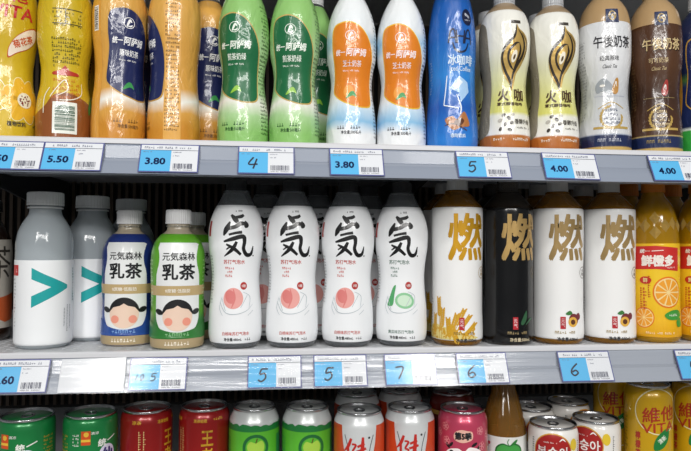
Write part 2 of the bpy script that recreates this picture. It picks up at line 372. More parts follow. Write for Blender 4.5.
def lemon():
    P = Prof([(0, 27), (3, 31), (8, 33.4), (40, 33.6), (60, 32), (82, 28.4), (96, 28), (112, 29.6), (138, 33.2), (165, 33.4), (186, 31.6), (202, 24), (210, 14)])
    root = empty('tea_bottle'); f = film('lemon', ramp=[(0, '#cfa922'), (60, '#cfae22'), (120, '#d0b622'), (210, '#c8a81c')], bump=.5)
    lathe('bottle_body', P.cut(0, 210), clear, root); sleeve('label', P, 4, 200, f, root); cap('cap', 209, 227, 15, mat('cap_yellow', '#d8b020', .4, .1), root)
    wrap('brown_panel', [blob([(-60, 4), (-20, 4), (20, 4), (60, 4), (62, 40), (44, 52), (24, 60), (4, 66), (-14, 62), (-26, 48), (-44, 40), (-62, 36)])], P, ink('#8c4f24'), root, 1)
    wrap('white_patch', [rect(-14, 15, 15, 54)], P, ink('#ecefe6'), root, 2); wrap('barcode', barcode(-11, 19, 12, 50, 7, False), P, ink('#2e5a44'), root, 3)
    wrap('side_print', dashes(-16, 20, 164, 2.6, rows=4, dz=5, seed=11, fill=.5)+dashes(-17, 22, 132, 3, rows=7, dz=4.6, seed=12), P, ink('#4c4a1a'), root, 2)
    wrap('table_lines', [rect(-16, 150, 20, 151), rect(-16, 168, 20, 169), rect(-1, 150, 0, 169), rect(-16, 98, -15, 101)], P, ink('#3c3a1a'), root, 2)
    wrap('red_banner', [blob([(-16, 92), (-6, 94), (0, 100), (6, 94), (18, 92), (18, 88), (-16, 88)], 2)], P, ink('#b5341f'), root, 2)
    wrap('orange_print', dashes(-16, 20, 82, 3.4, rows=5, dz=5.6, seed=13), P, ink('#c9701c'), root, 2)
    wrap('white_swirl', [stroke([(-18, 60, 1.2), (-10, 72, 1.2), (0, 82, 1.2), (4, 70, 1.2), (-8, 62, 1)]), stroke([(-6, 56, 1), (10, 58, 1.2), (22, 66, 1), (24, 80, .8)]), stroke([(-26, 40, 1), (-26, 60, 1.4), (-20, 72, 1)])], P, ink('#f3efdc'), root, 3)
    wrap('leaf_picture', [blob([(34, 42), (42, 52), (44, 66), (38, 60), (33, 50)])], P, ink('#3f8a3c'), root, 2)
    return root
def iced():
    P = Prof([(0, 28), (3, 32), (8, 35), (26, 35.6), (60, 33.6), (84, 31.6), (104, 31.4), (128, 32.6), (150, 33), (172, 31), (200, 26), (218, 20), (226, 17)])
    root = empty('coffee_bottle'); f = film('iced', ramp=[(0, '#1f6fc4'), (18, '#2a7fd4'), (60, '#1b5bb4'), (100, '#2c86d8'), (150, '#1c66bc'), (190, '#1a5cb0'), (225, '#164c98')], bump=.4)
    lathe('bottle_body', P.cut(0, 226), clear, root); sleeve('label', P, 3, 216, f, root); cap('cap', 224, 242, 18.5, mat('cap_navy', '#12305f', .4, .2), root)
    navy = ink('#141c3c')
    wrap('emblem', [stroke([(-8, 141, 2), (-5, 156, 2.4), (0, 158, 2), (3, 141, 2)]), stroke([(-6, 148), (2, 148)], 2), stroke([(3, 158), (5, 141)], 2), stroke([(16, 158), (14, 141)], 2), stroke([(4, 150), (15, 150)], 2),
                    stroke([(16, 141, 2), (19, 156, 2.4), (24, 158, 2), (27, 141, 2)]), stroke([(18, 148), (26, 148)], 2), stroke([(-2, 142, 1.6), (2, 133, 2.4), (10, 130, 2.6), (18, 133, 2.4), (22, 142, 1.6)])], P, navy, root, 2)
    wrap('dark_badge', [ell(22, 176, 9, 11)], P, navy, root, 2); wrap('badge_print', [text('咖啡', 22, 178, 4, 9, .02, rot=-.5)]+dashes(17, 27, 172, 1.6), P, ink('#dfe6f2'), root, 3)
    wrap('lettering', [text('冰咖啡', 11, 120, 13, 39, .035), text('Iced Coffee', 11, 109, 6, 34, .03)], P, ink('#cfe4f8'), root, 2)
    wrap('ice_cube', [poly([(-6, 84), (8, 100), (22, 92), (8, 78)]), poly([(8, 78), (22, 92), (24, 80), (10, 66)])], P, ink('#a9cdf0'), root, 2)
    wrap('ice_shine', [poly([(-2, 86), (8, 96), (14, 92), (4, 82)]), stroke([(-10, 100), (-14, 62)], 1.4), stroke([(-14, 62), (6, 58)], 1.4), stroke([(4, 76, 1), (10, 60, 2), (8, 50, 1)])], P, ink('#eaf4fd'), root, 3)
    wrap('coffee_splash', [blob([(-12, 44), (-2, 48), (4, 44), (14, 54), (20, 46), (22, 36), (10, 34), (0, 30), (-8, 36)])], P, ink('#b0703c'), root, 2)
    wrap('coffee_splash', [blob([(0, 40), (8, 46), (14, 42), (8, 36)]), stroke([(-12, 36, 1), (0, 38, 2), (18, 30, 1)])], P, ink('#5a2f16'), root, 3)
    wrap('bottom_print', [text('咖啡饮料', 6, 23, 5, 20, .03)]+dashes(-4, 16, 25, 1.8), P, ink('#d4e6f6'), root, 2)
    wrap('side_print', dashes(-44, -36, 120, 2, rows=12, dz=3.6, seed=3), P, ink('#b8d0ea'), root, 2)
    return root
def flame():
    P = Prof([(0, 28), (3, 32), (8, 34), (26, 34.8), (50, 33.4), (76, 29.6), (90, 28.8), (106, 29.8), (134, 34.2), (156, 35), (172, 34), (184, 31), (194, 25.5), (202, 17.5), (206, 13.5), (212, 13)])
    root = empty('coffee_bottle')
    f = film('flame', ramp=[(0, '#8a5a2a'), (9, '#c98844'), (11, '#a85f28'), (13, '#b4682c'), (26, '#b9702f'), (27.5, '#efeee9'), (52, '#e9e8da'), (57, '#d8d673'), (75, '#d9d783'), (108, '#e2e1b4'), (140, '#e8e7da'), (192, '#ecebe4')], bump=.4)
    lathe('bottle_body', P.cut(0, 212), mat('coffee_in_bottle', '#9a8468', .3, .6), root); sleeve('label', P, 3, 191, f, root); cap('cap', 204, 221, 15, mat('cap_grey', '#a9abae', .35, .2), root)
    wrap('silver_panel', [blob([(-31, 29), (-29, 60), (-29, 100), (-30, 140), (-36, 172), (-60, 172), (-66, 100), (-62, 30)])], P, mat('speckled_silver', '#a39a86', .35, .5, metal=.2, bump=.8, bscale=(900, 900, 900)), root, 1)
    Z_ = lambda L: [tuple([(p[0]-262)*.46, 169-(p[1]-72)*.51]+list(p[2:])) for p in L]
    F = Z_([(283, 70), (292, 82), (310, 92), (323, 108), (324, 130), (314, 154), (300, 178), (286, 196), (281, 214), (272, 238), (264, 222), (250, 206), (240, 186), (236, 162), (240, 140), (252, 122), (268, 108), (280, 94)])
    wrap('flame_picture', blob(F), P, ink('#c2a058', .35), root, 3)
    dk = ink('#2a2014')
    wrap('flame_stroke', [stroke(Z_([(283, 72, .8), (278, 98, 3), (262, 116, 4), (246, 134, 3), (240, 160, 3), (250, 190, 3.6), (264, 212, 4), (272, 236, .8)])),
        stroke(Z_([(288, 84, .6), (304, 104, 2.4), (310, 126, 3), (302, 152, 3.6), (286, 176, 4), (274, 200, 3), (272, 226, .8)])),
        stroke(Z_([(300, 92, .5), (319, 112, 1.4), (318, 136, 1.2), (306, 162, .8)])), stroke(Z_([(292, 118, .5), (280, 120, 3), (262, 138, 3.4), (258, 158, 2.6), (266, 176, 3), (276, 186, .8)])), stroke(Z_([(292, 118, .6), (296, 136, 3), (288, 160, 3), (276, 186, .8)]))], P, dk, root, 4)
    wrap('flame_eye', [ell(6.5, 128, 3.6, 8.4, rot=-.3)], P, ink('#efe9d6'), root, 4.5); wrap('flame_pupil', [ell(6.6, 127, 1.5, 3.6, rot=-.3)], P, ink('#5a4524'), root, 5)
    wrap('lettering', [text('火', -9, 79, 16, 16, .035), text('咖', 17, 79, 16, 17, .035)], P, ink('#4b331c'), root, 2)
    wrap('lettering', [text('意式醇香咖啡', 2, 67, 4.6, 40, .03)], P, ink('#4b331c'), root, 2)
    wrap('top_badge', [rect(2, 171, 16, 175)], P, ink('#3c352d'), root, 2)
    wrap('lettering', [text('香醇升级', 20, 44, 6.5, 26, .02)]+dashes(10, 34, 36, 2.2), P, ink('#3a3128'), root, 2)
    wrap('coffee_beans', [ell(x, z, 3, 2.1, rot=r) for x, z, r in ((-8, 52, .5), (-1, 48, -.7), (-6, 40, 1.1), (3, 42, .2), (0, 33, -.4), (-12, 34, .9))], P, dk, root, 2)
    wrap('milk_splash', [ell(-13, 45, 3.4, 2.4, rot=.5), ell(5, 53, 2.4, 1.6)], P, ink('#b9b4aa'), root, 2)
    wrap('bottom_print', dashes(-22, -6, 21, 3.4, seed=5)+dashes(4, 36, 21, 3.4, seed=6), P, ink('#f0e6d8'), root, 2)
    return root
def gogo(kind):
    P = Prof([(0, 29), (3, 33), (8, 35), (26, 35.4), (50, 34), (72, 31.6), (86, 31), (102, 32), (130, 35.4), (156, 35.8), (176, 34.6), (190, 31.6), (201, 25.5), (210, 17.5), (216, 14)])
    silver = kind == 'silver'; root = empty('milk_tea_bottle')
    base = '#d3d5d8' if silver else '#4a2c18'
    f = film('gogo_'+kind, ramp=[(0, '#b89a5c'), (13, '#c9a860'), (14.5, '#1d2a52'), (28, '#1d2a52'), (29, '#c9b070' if not silver else '#9aa4b8'), (30.5, base), (80, '#c3c6ca' if silver else '#3d2414'), (120, '#e2e3e5' if silver else '#54341c'), (178, '#dadcdf' if silver else '#4c2e1a')], bump=.5)
    lathe('bottle_body', P.cut(0, 216), mat('milk_tea_in_bottle', '#b3946a', .3, .6), root); sleeve('label', P, 3, 172, f, root); cap('cap', 214, 231, 16, mat('cap_beige', '#c8b08a', .35, .2), root)
    wrap('emblem', [rect(-3, 170, 15, 188)], P, ink('#1c2850'), root, 2); wrap('emblem_mark', [ell(6, 179, 5.4, 6.4), ], P, ink('#a98c4a'), root, 3); wrap('emblem_mark', [stroke([(2, 176, 1), (6, 183, 2), (10, 178, 1)]), ell(6, 176, 2)], P, ink('#26355f'), root, 4)
    tc = ink('#2a2a30') if silver else ink('#d8bf8c')
    wrap('lettering', [text('午後奶茶', 7, 146, 15, 52, .022), text('经典原味' if silver else '可可奶茶', 2, 125, 6.5, 26, .01), text('Classic Tea', 3, 115, 4.6, 20, .01, .35)], P, tc, root, 2)
    if not silver: wrap('lettering_rim', [text('午後奶茶', 7.4, 145.6, 16, 54, .04)], P, ink('#2c180c'), root, 1.5)
    if silver: wrap('tea_splash', [blob([(-18, 92), (-8, 100), (2, 96), (8, 88), (4, 80), (-8, 84), (-16, 82)])], P, ink('#9aa0a6'), root, 2)
    wrap('cup_picture', [blob([(6, 86), (12, 100), (16, 98), (16, 84), (10, 80)])], P, ink('#b9853c' if silver else '#a22b24'), root, 3)
    wrap('cup_shine', [stroke([(9, 88, .8), (12, 96, 1.4), (13, 90, .8)]), ell(-8, 91, 4, 1.6)] if silver else [stroke([(9, 88, .8), (12, 94, 1.8), (13, 88, .8)])], P, ink('#f0ece4'), root, 4)
    g = ink('#b99a50'); leaves = [ell(5+15*math.cos(a), 51+14*math.sin(a), 3.2, 1.3, rot=a+PI/2+.5, n=10) for a in [PI*.56+i*.27 for i in range(18)]]
    wrap('wreath', leaves+[stroke([(-14, 62, 1), (5, 70, 1), (24, 62, 1)]), rect(-20, 36, 30, 39)], P, g, root, 2)
    wrap('bottom_print', dashes(-6, 17, 60, 3.2, rows=4, dz=5.5, seed=14), P, ink('#26365f') if silver else tc, root, 2)
    wrap('line', [stroke([(-20, 78), (28, 78)], .6)] + dashes(-14, 20, 22, 4, seed=21), P, ink('#aeb2c0' if silver else '#9a8658'), root, 2)
    wrap('side_print', dashes(-52, -32, 150, 2.4, rows=26, dz=4, seed=15, fill=.7), P, ink('#8d8f93' if silver else '#8a6c48'), root, 2)
    return root
def vwater():
    P = Prof([(0, 29), (3, 33), (9, 35.2), (14, 35.3), (112, 35.3), (128, 35.2), (142, 33.4), (154, 29), (163, 23.5), (168, 20.5), (172, 19.6), (180, 19.5)])
    root = empty('water_bottle'); root2 = lathe('bottle_body', P.cut(0, 180), mat('cloudy_water', '#c3ccd2', .12, .6, trans=.35, ior=1.2), root, seg=64)
    sleeve('label', P, 5, 110, mat('paper_white', '#f2f4f6', .45, .15), root)
    cap('cap', 179, 196, 23, mat('cap_frosted', '#dcdfe1', .25, .5, trans=0), root); lathe('neck_ring', [(175, 19), (175, 22), (177, 22), (177, 19)], mat('cap_frosted'), root)
    wrap('arrow_mark', poly([(-15, 101), (0, 93), (30, 79), (30, 75), (12, 66), (-15, 52), (-15, 66), (8, 77), (-15, 87)]), P, inkp('#1aa3a3'), root, 1)
    wrap('red_patch', [rect(-50, 91, -35, 104)], P, inkp('#cf3030'), root, 1); wrap('red_patch_print', dashes(-47, -37, 97, 4, seed=2), P, inkp('#f4dada'), root, 2)
    wrap('bottom_print', dashes(-46, -40, 86, 2, rows=14, dz=4.4, seed=3, fill=.6)+text_col(44, 100, 40, 3.6)+text_col(26, 50, 22, 1.8)+text_col(31, 54, 34, 1.8)+text_col(36, 54, 30, 1.8), P, inkp('#5c6068'), root, 1)
    return root
def text_col(u, ztop, length, s):
    out = []; z = ztop; rn = random.Random(int(u*7+length))
    while z > ztop-length:
        out.append(rect(u-s/2, z-s*.7, u-s*.1, z)); out.append(rect(u, z-s*.45, u+s/2, z-s*.2)) if rn.random() < .7 else None; z -= s
    return [o for o in out if o]
def milkgirl(kind):
    P = Prof([(0, 30), (2, 33), (5, 34.2), (14, 34.4), (30, 34), (60, 33.4), (85, 34), (105, 34.6), (118, 34), (128, 31.4), (136, 27.6), (142, 22), (146, 17), (149, 14.8), (157, 14.4)])
    root = empty('milk_tea_bottle'); c = '#1b3076' if kind == 'blue' else '#5da626'; c2 = '#2a4f9a' if kind == 'blue' else '#2f7a34'
    lathe('bottle_body', P.cut(0, 157), mat('milk_in_clear_bottle', '#b0a48f', .15, .6), root)
    sleeve('label', P, 2, 143, mat('film_girl_'+kind, c, .35, .4, ramp=[(0, c2), (36, c2), (48, c), (143, c)]), root)
    cap('cap', 156, 174, 17, mat('cap_white', '#e9e9ea', .4, .1), root); lathe('neck_ring', [(152, 14), (152, 16), (153.5, 16), (153.5, 14)], clear, root)
    Wp = [(-29, 132), (29, 132), (31, 128), (27, 122), (25, 114), (26, 104), (30, 92), (31, 70), (31, 45), (28, 33), (20, 24), (0, 21), (-20, 24), (-28, 33), (-31, 45), (-31, 70), (-30, 92), (-26, 104), (-25, 114), (-27, 122), (-31, 128)]
    wrap('white_panel', poly(smooth_pts(Wp, 2)[:-1]), P, inkp('#eceeee'), root, 1)
    wrap('lettering', [text('元気森林', 1, 115, 10, 42, .02), text('乳茶', 1, 96, 19, 42, .035)], P, inkp('#17181c'), root, 2)
    wrap('gold_band', [rect(-46, 67, 46, 79)], P, inkp('#c2a878'), root, 2); wrap('band_print', [text('0蔗糖·低脂肪', 0, 73, 4.6, 32, .02)], P, inkp('#fbf5e8'), root, 3)
    # plain round motif: skin-coloured disc, dark cap on top, two pink spots
    wrap('round_motif', [ell(0, 41, 19.5, 17.5)], P, inkp('#f0d2bd'), root, 2.4)
    hair = [(20.5*math.cos(a), 43+19.5*math.sin(a)) for a in [PI*k/16 for k in range(17)]]+[(-14, 50), (-5, 52), (0, 55), (5, 52), (14, 50)]
    wrap('motif_top', [poly(hair), ell(-25, 47, 6, 3.4, rot=-.3), ell(25, 47, 6, 3.4, rot=.3)], P, inkp('#1a1a1d'), root, 3)
    wrap('motif_spot', [ell(-11.5, 35, 5.4, 5), ell(11.5, 35, 5.4, 5)], P, inkp('#ef9a84'), root, 3)
    wrap('blue_band' if kind == 'blue' else 'green_band', [blob([(-50, 34), (-34, 32), (-22, 26), (0, 22), (22, 26), (34, 32), (50, 34), (50, 15), (0, 15), (-50, 15)], 3)], P, inkp(c2), root, 3.4)
    wrap('band_print', dashes(-15, 15, 20, 4.6, seed=6, cw=4.4), P, inkp('#7fa6d8' if kind == 'blue' else '#8cc08c'), root, 4)
    wrap('gold_band', [rect(-46, 2.5, 46, 14)], P, inkp('#b5a07a'), root, 2); wrap('band_print', dashes(-16, 16, 8.5, 4.4, seed=7, cw=4), P, inkp('#f2ead8'), root, 3)
    wrap('side_print', dashes(38, 48, 110, 1.8, rows=12, dz=5, seed=8)+dashes(-48, -38, 110, 1.8, rows=12, dz=5, seed=9), P, inkp('#c9d4e6' if kind == 'blue' else '#d9efc4'), root, 2)
    return root
def brush_qi(cx, cz, s):
    J = lambda a: [(cx+(x)*s, cz+(z)*s, wd*s) for x, z, wd in a]
    return [stroke(J([(-7, 24, 2.5), (-2, 19, 6), (1, 15, 4)])), stroke(J([(-2, 21, 3), (5, 22, 4), (9, 24, 3)])), stroke(J([(-8, 16, 2), (-12, 7, 6), (-15, 0, 1.5)])),
            stroke(J([(-13, 8, 5), (-2, 10, 4.5), (5, 14, 5), (12, 13, 3)])), stroke(J([(9, 16, 4), (12, 12, 5), (9, 10, 3)])), stroke(J([(-9, 1, 2.5), (-1, 3, 3), (6, 4, 3.4)])),
            stroke(J([(-15, -7, 2), (-5, -4, 4.6), (7, -1, 5), (9, -7, 4.2), (8, -15, 4), (12, -22, 4.6), (18, -21, 4), (20, -12, 1)])),
            stroke(J([(0, -7, 3), (-5, -16, 4.4), (-15, -24, 1)])), stroke(J([(-12, -10, 2), (-3, -15, 4), (5, -22, 3)])), stroke(J([(-12, -16, 1.4), (-6, -12, 2.4)]))]
def sparkling(kind):
    P = Prof([(0, 24), (2, 29), (7, 32.4), (20, 34.6), (45, 34.2), (70, 32), (92, 30.9), (112, 32.4), (134, 35.4), (150, 35.8), (164, 34.2), (177, 30.2), (188, 25), (198, 20), (205, 16.4), (208, 14)])
    root = empty('sparkling_water_bottle'); lathe('bottle_body', P.cut(0, 208), mat('dark_clear_pet', '#8b9095', .1, .8, trans=.6, ior=1.25), root)
    sleeve('label', P, 8, 187, mat('film_sparkling', '#f3f5f7', .38, .35, bump=.08), root)
    lathe('neck_ring', [(204, 14), (204, 17.2), (206, 17.2), (206, 14)], mat('dark_clear_pet'), root); cap('cap', 206.5, 222, 14.2, mat('cap_black', '#1b1c1e', .35, .2), root)
    wrap('lettering', brush_qi(0, 147, 1.12)+[ell(24, 121, 1)], P, inkp('#121214'), root, 1)
    wrap('top_print', dashes(-6, 9, 179, 2.4, seed=2), P, inkp('#2b2b2e'), root, 1)
    c = '#c7483e' if kind == 'peach' else '#56786a'; red = '#b3302c'
    wrap('lettering', [text('苏打气泡水', -3, 113, 5.6, 30, .02)]+dashes(-16, -2, 105, 3, rows=3, dz=5, seed=3), P, inkp(c), root, 1)
    if kind == 'peach':
        wrap('fruit_picture', [ell(-4, 66, 14, 13.5)], P, inkp('#eaa39c'), root, 1)
        wrap('fruit_picture', [ell(-8, 68, 7, 9, rot=.4), stroke([(-4, 78, 1), (-2, 66, 3), (-6, 54, 1)])], P, inkp('#dc7c78'), root, 2)
    else:
        wrap('fruit_picture', [ell(5, 62, 14, 10.5, rot=-.1)], P, inkp('#8ecb9a'), root, 1); wrap('fruit_picture', [ell(5, 62, 10.5, 7.4, rot=-.1)], P, inkp('#cfe9cf'), root, 2)
        wrap('fruit_picture', [blob([(-20, 56), (-16, 70), (-12, 80), (-8, 82), (-10, 70), (-12, 56)])], P, inkp('#55a86a'), root, 1)
    wrap('ice_lines', [stroke([(-22, 60, .6), (-14, 48, 1), (0, 46, .8), (14, 50, .7), (24, 58, .4)]), stroke([(10, 74, .5), (20, 68, .9), (18, 54, .5)]), stroke([(-20, 68, .5), (-23, 54, .8), (-18, 44, .5)]), stroke([(6, 54), (16, 70)], .7), stroke([(-14, 50), (-20, 66)], .7), stroke([(16, 44), (24, 50)], .6)], P, inkp('#b9c2c8'), root, 3)
    wrap('red_badge', [ell(11, 82, 5)], P, inkp(red), root, 1); wrap('badge_print', text('0糖', 11, 82, 4, 6, .02), P, inkp('#f4e4e2'), root, 2)
    wrap('bottom_print', [text('白桃味苏打气泡水' if kind == 'peach' else '黄瓜味苏打气泡水', 0, 21, 4.6, 36, .02)], P, inkp(c), root, 1)
    wrap('bottom_print', [text('净含量:480mL', -4, 13.5, 4.4, 24, .03)]+dashes(12, 20, 13.5, 3.4), P, inkp('#26282b'), root, 1)
    wrap('side_mark', [rect(-46, 146, -40, 166)], P, inkp('#b3302c'), root, 1); wrap('side_print', dashes(-52, -40, 120, 2, rows=16, dz=4, seed=8), P, inkp('#6b7076'), root, 1)
    return root
def burn(kind):
    P = Prof([(0, 29), (2, 32), (6, 34.2), (14, 34.8), (50, 33.9), (90, 33.9), (140, 34.8), (178, 34.9), (183, 34), (192, 27), (200, 19.5), (204, 15), (208, 13.6)])
    black = kind == 'black'; root = empty('tea_bottle'); amber = mat('amber_tea', '#b07818', .1, .7, trans=.55, ior=1.25) if not black else mat('dark_tea', '#33261c', .1, .7, trans=.5, ior=1.25)
    lathe('bottle_body', P.cut(0, 208), amber, root)
    sleeve('label', P, 8 if not black else 3, 182, mat('film_burn', '#f4f4f3', .4, .35) if not black else mat('film_burn_black', '#050507', .25, .5, bump=.1), root)
    lathe('neck_ring', [(203, 14), (203, 16.4), (205, 16.4), (205, 14)], amber, root)
    cap('cap', 206, 222, 15, mat('cap_translucent', '#c6c8c8', .35, .2) if not black else mat('cap_smoke', '#56524e', .25, .3, trans=.4), root)
    gc = dict(wheat=ink('#d9a21e', .35, 0, .35), peach=ink('#b59763', .4, 0, .3), black=ink('#c8a566', .45, 0, .35))[kind]
    wrap('lettering', [text('燃', 15, 143, 60, 52, .03)], P, gc, root, 1)
    wrap('round_stamp', [ring(42, 96, 8, 7.2), text('无糖', 42, 96, 9, 6, .02, vert=True)], P, inkp('#b89a60' if not black else '#8c7a58') if kind != 'peach' else inkp('#4a4038'), root, 1)
    wrap('red_seal', [rect(3, 22, 10, 38)], P, inkp('#b8202c'), root, 3); wrap('seal_print', text('元气', 6.5, 30, 12, 4.6, .02, vert=True), P, inkp('#f4dcdc'), root, 4)
    tcol = '#d7c9a8' if black else '#2c2c2e'
    wrap('bottom_print', [text('净含量:500mL', 14, 8.6, 5, 30, .03)], P, inkp(tcol), root, 4); wrap('bottom_print', dashes(-4, 28, 17.5, 3.4, seed=3), P, inkp('#a8946a' if kind != 'wheat' else '#8a6a2a'), root, 4)
    if kind == 'peach':
        wrap('fruit_skin', [ell(22, 34, 7.5, 8), ell(30, 38, 4, 4.6)], P, inkp('#7a3038'), root, 1); wrap('fruit_flesh', [ell(20.5, 31, 7, 6.6)], P, inkp('#e6b24c'), root, 2); wrap('fruit_stone', [ell(20.5, 31, 3.4, 3.4)], P, inkp('#5f3520'), root, 3)
        wrap('leaf_picture', [blob([(10, 42), (16, 46), (20, 42), (14, 40)])], P, inkp('#3e7a3c'), root, 2)
    elif black:
        wrap('leaf_picture', [blob([(14, 30), (20, 42), (24, 46), (24, 36), (18, 28)]), stroke([(22, 28, 1), (30, 34, 3), (36, 36, 1)])], P, inkp('#2f5c3c'), root, 2)
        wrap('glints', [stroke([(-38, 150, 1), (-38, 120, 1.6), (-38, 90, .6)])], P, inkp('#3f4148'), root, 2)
    else:
        st, ke = [], []; rn = random.Random(5)
        for x, z, a in ((-27, 62, .05), (-20, 48, -.05), (-12, 36, .1), (-34, 40, .0), (10, 48, -.5), (18, 40, -.7), (0, 42, -.3), (-6, 26, .3), (26, 30, -.8)):
            dx, dz = math.sin(-a), math.cos(a); st.append(stroke([(x-dx*z*.9*.8, max(9, z-dz*z*.85)), (x, z)], .8))
            for i in range(8):
                px, pz = x-dx*i*3, z-dz*i*3
                for s in (-1, 1): ke.append(ell(px+s*1.9, pz, 2.9, 1.25, n=10, rot=math.atan2(dz, dx)+s*-.45))
        for i in range(90): ke.append(ell(rn.uniform(-42, 26), rn.uniform(10, 24), 2, 1, n=8, rot=rn.random()*3))
        wrap('wheat_stalk', st, P, inkp('#c99a28'), root, 1); wrap('wheat_ear', ke, P, inkp('#d2a024'), root, 2); wrap('wheat_glow', [blob([(-46, 10), (-46, 24), (-30, 28), (0, 20), (24, 14), (26, 10)])], P, inkp('#e6d58a'), root, 1)
    wrap('side_print', dashes(-52, -42, 60, 2, rows=10, dz=4, seed=8), P, inkp('#9a9a98' if not black else '#6b6f78'), root, 1)
    return root
def orange():
    P = Prof([(0, 27), (3, 31), (7, 32.5), (18, 32.8), (40, 32), (80, 32.2), (120, 32.8), (134, 33), (150, 32.2), (168, 30), (182, 26), (192, 20), (198, 15.5), (204, 13.8)])
    root = empty('juice_bottle'); lathe('bottle_body', P.cut(0, 204), mat('orange_juice', '#c2900f', .12, .7, trans=.3, ior=1.3), root)
    sleeve('label', P, 8, 133, mat('film_orange', '#eea91a', .35, .5, bump=.2, ramp=[(0, '#dc9c10'), (30, '#f0ba1c'), (70, '#f6ce2a'), (131, '#f2c424')]), root)
    cap('cap', 203, 221, 16, mat('cap_orange', '#d07a1c', .4, .15), root)
    bm = bmesh.new()                                                       # pressed diamonds on the shoulder
    for u, z in ((-14, 157), (0, 167), (14, 157), (0, 148), (28, 160), (-28, 160), (42, 157), (-42, 157)):
        q = [(u, z+9), (u+8, z), (u, z-9), (u-8, z)]; vs = []
        for a, b in q+[(u, z)]:
            r = P.r(b)+(.3 if (a, b) != (u, z) else 2.2); vs.append(bm.verts.new((r*math.sin(a/33)/1000, -r*math.cos(a/33)/1000, b/1000)))
        for i in range(4): bm.faces.new((vs[(i+1) % 4], vs[i], vs[4]))
    bmesh.ops.recalc_face_normals(bm, faces=bm.faces); link('diamond_relief', bm, mat('relief_pet', '#d9b35c', .08, .8, trans=.4, ior=1.3), root, False)
    wrap('red_banner', [poly([(-34, 98), (-34, 129), (0, 130), (34, 127), (34, 96), (0, 99)])], P, inkp('#cc2a26'), root, 1)
    wrap('lettering', [text('鲜橙多', 3, 110, 14, 43, .06), text('统一', -14, 123, 5.5, 13, .04, .15), stroke([(-5, 123), (10, 124)], 1), ]+dashes(14, 26, 101, 2), P, inkp('#f8efe6'), root, 2)
    def slice_(cx, cz, r, a0=0, a1=2*PI):
        wrap('orange_slice', ell(cx, cz, r, a0=a0, a1=a1), P, inkp('#e87c14'), root, 1); wrap('orange_slice', ell(cx, cz, r*.9, a0=a0, a1=a1), P, inkp('#f8dc98'), root, 2)
        n = 10; seg = []
        for i in range(n):
            b0 = 2*PI*i/n+.07; b1 = 2*PI*(i+1)/n-.07
            seg.append(poly([(cx+r*.1*math.cos((b0+b1)/2), cz+r*.1*math.sin((b0+b1)/2))]+[(cx+r*.82*math.cos(b0+(b1-b0)*k/5), cz+r*.82*math.sin(b0+(b1-b0)*k/5)) for k in range(6)]))
        wrap('orange_segment', seg, P, inkp('#f2a22a'), root, 3)
    slice_(16, 68, 21); slice_(-17, 34, 14)
    wrap('red_badge', [ell(-14, 84, 8, 5)], P, inkp('#c42a22'), root, 4); wrap('red_print', text_col(-20, 74, 28, 3)+text_col(-15, 74, 28, 4.4)+text_col(-9, 90, 30, 3), P, inkp('#c0381f'), root, 4); wrap('badge_print', text('鲜', -14, 84, 6, 6, .03), P, inkp('#f8e6a0'), root, 5)
    wrap('leaf_picture', [blob([(10, 38), (20, 44), (32, 44), (38, 38), (30, 32), (16, 32)]), blob([(28, 30), (36, 34), (38, 24), (30, 22)])], P, inkp('#3f9a3a'), root, 4)
    wrap('leaf_print', dashes(16, 30, 38, 3), P, inkp('#eaf6dc'), root, 5); wrap('bottom_print', dashes(-14, 24, 14, 2.6, seed=3), P, inkp('#fbe9c0'), root, 5)
    return root
def darktea():
    P = Prof([(0, 30), (3, 34), (9, 36), (112, 36), (128, 35.6), (142, 33.4), (154, 29), (163, 23.5), (168, 20.5), (180, 19.5)])
    root = empty('tea_bottle'); lathe('bottle_body', P.cut(0, 180), mat('black_tea', '#2a1a10', .1, .6, trans=.3), root)
    sleeve('label', P, 18, 140, mat('label_cream', '#b5b0a6', .5, .1), root); cap('cap', 179, 195, 23, mat('cap_dark', '#2f2e2e', .35, .3), root)
    wrap('lettering', [text('茶', 20, 108, 46, 40, -.012)], P, inkp('#3a3632'), root, 1)
    wrap('orange_patch', [poly([(-10, 44), (20, 60), (50, 66), (56, 30), (30, 26)])], P, inkp('#b8552a'), root, 1)
    return root

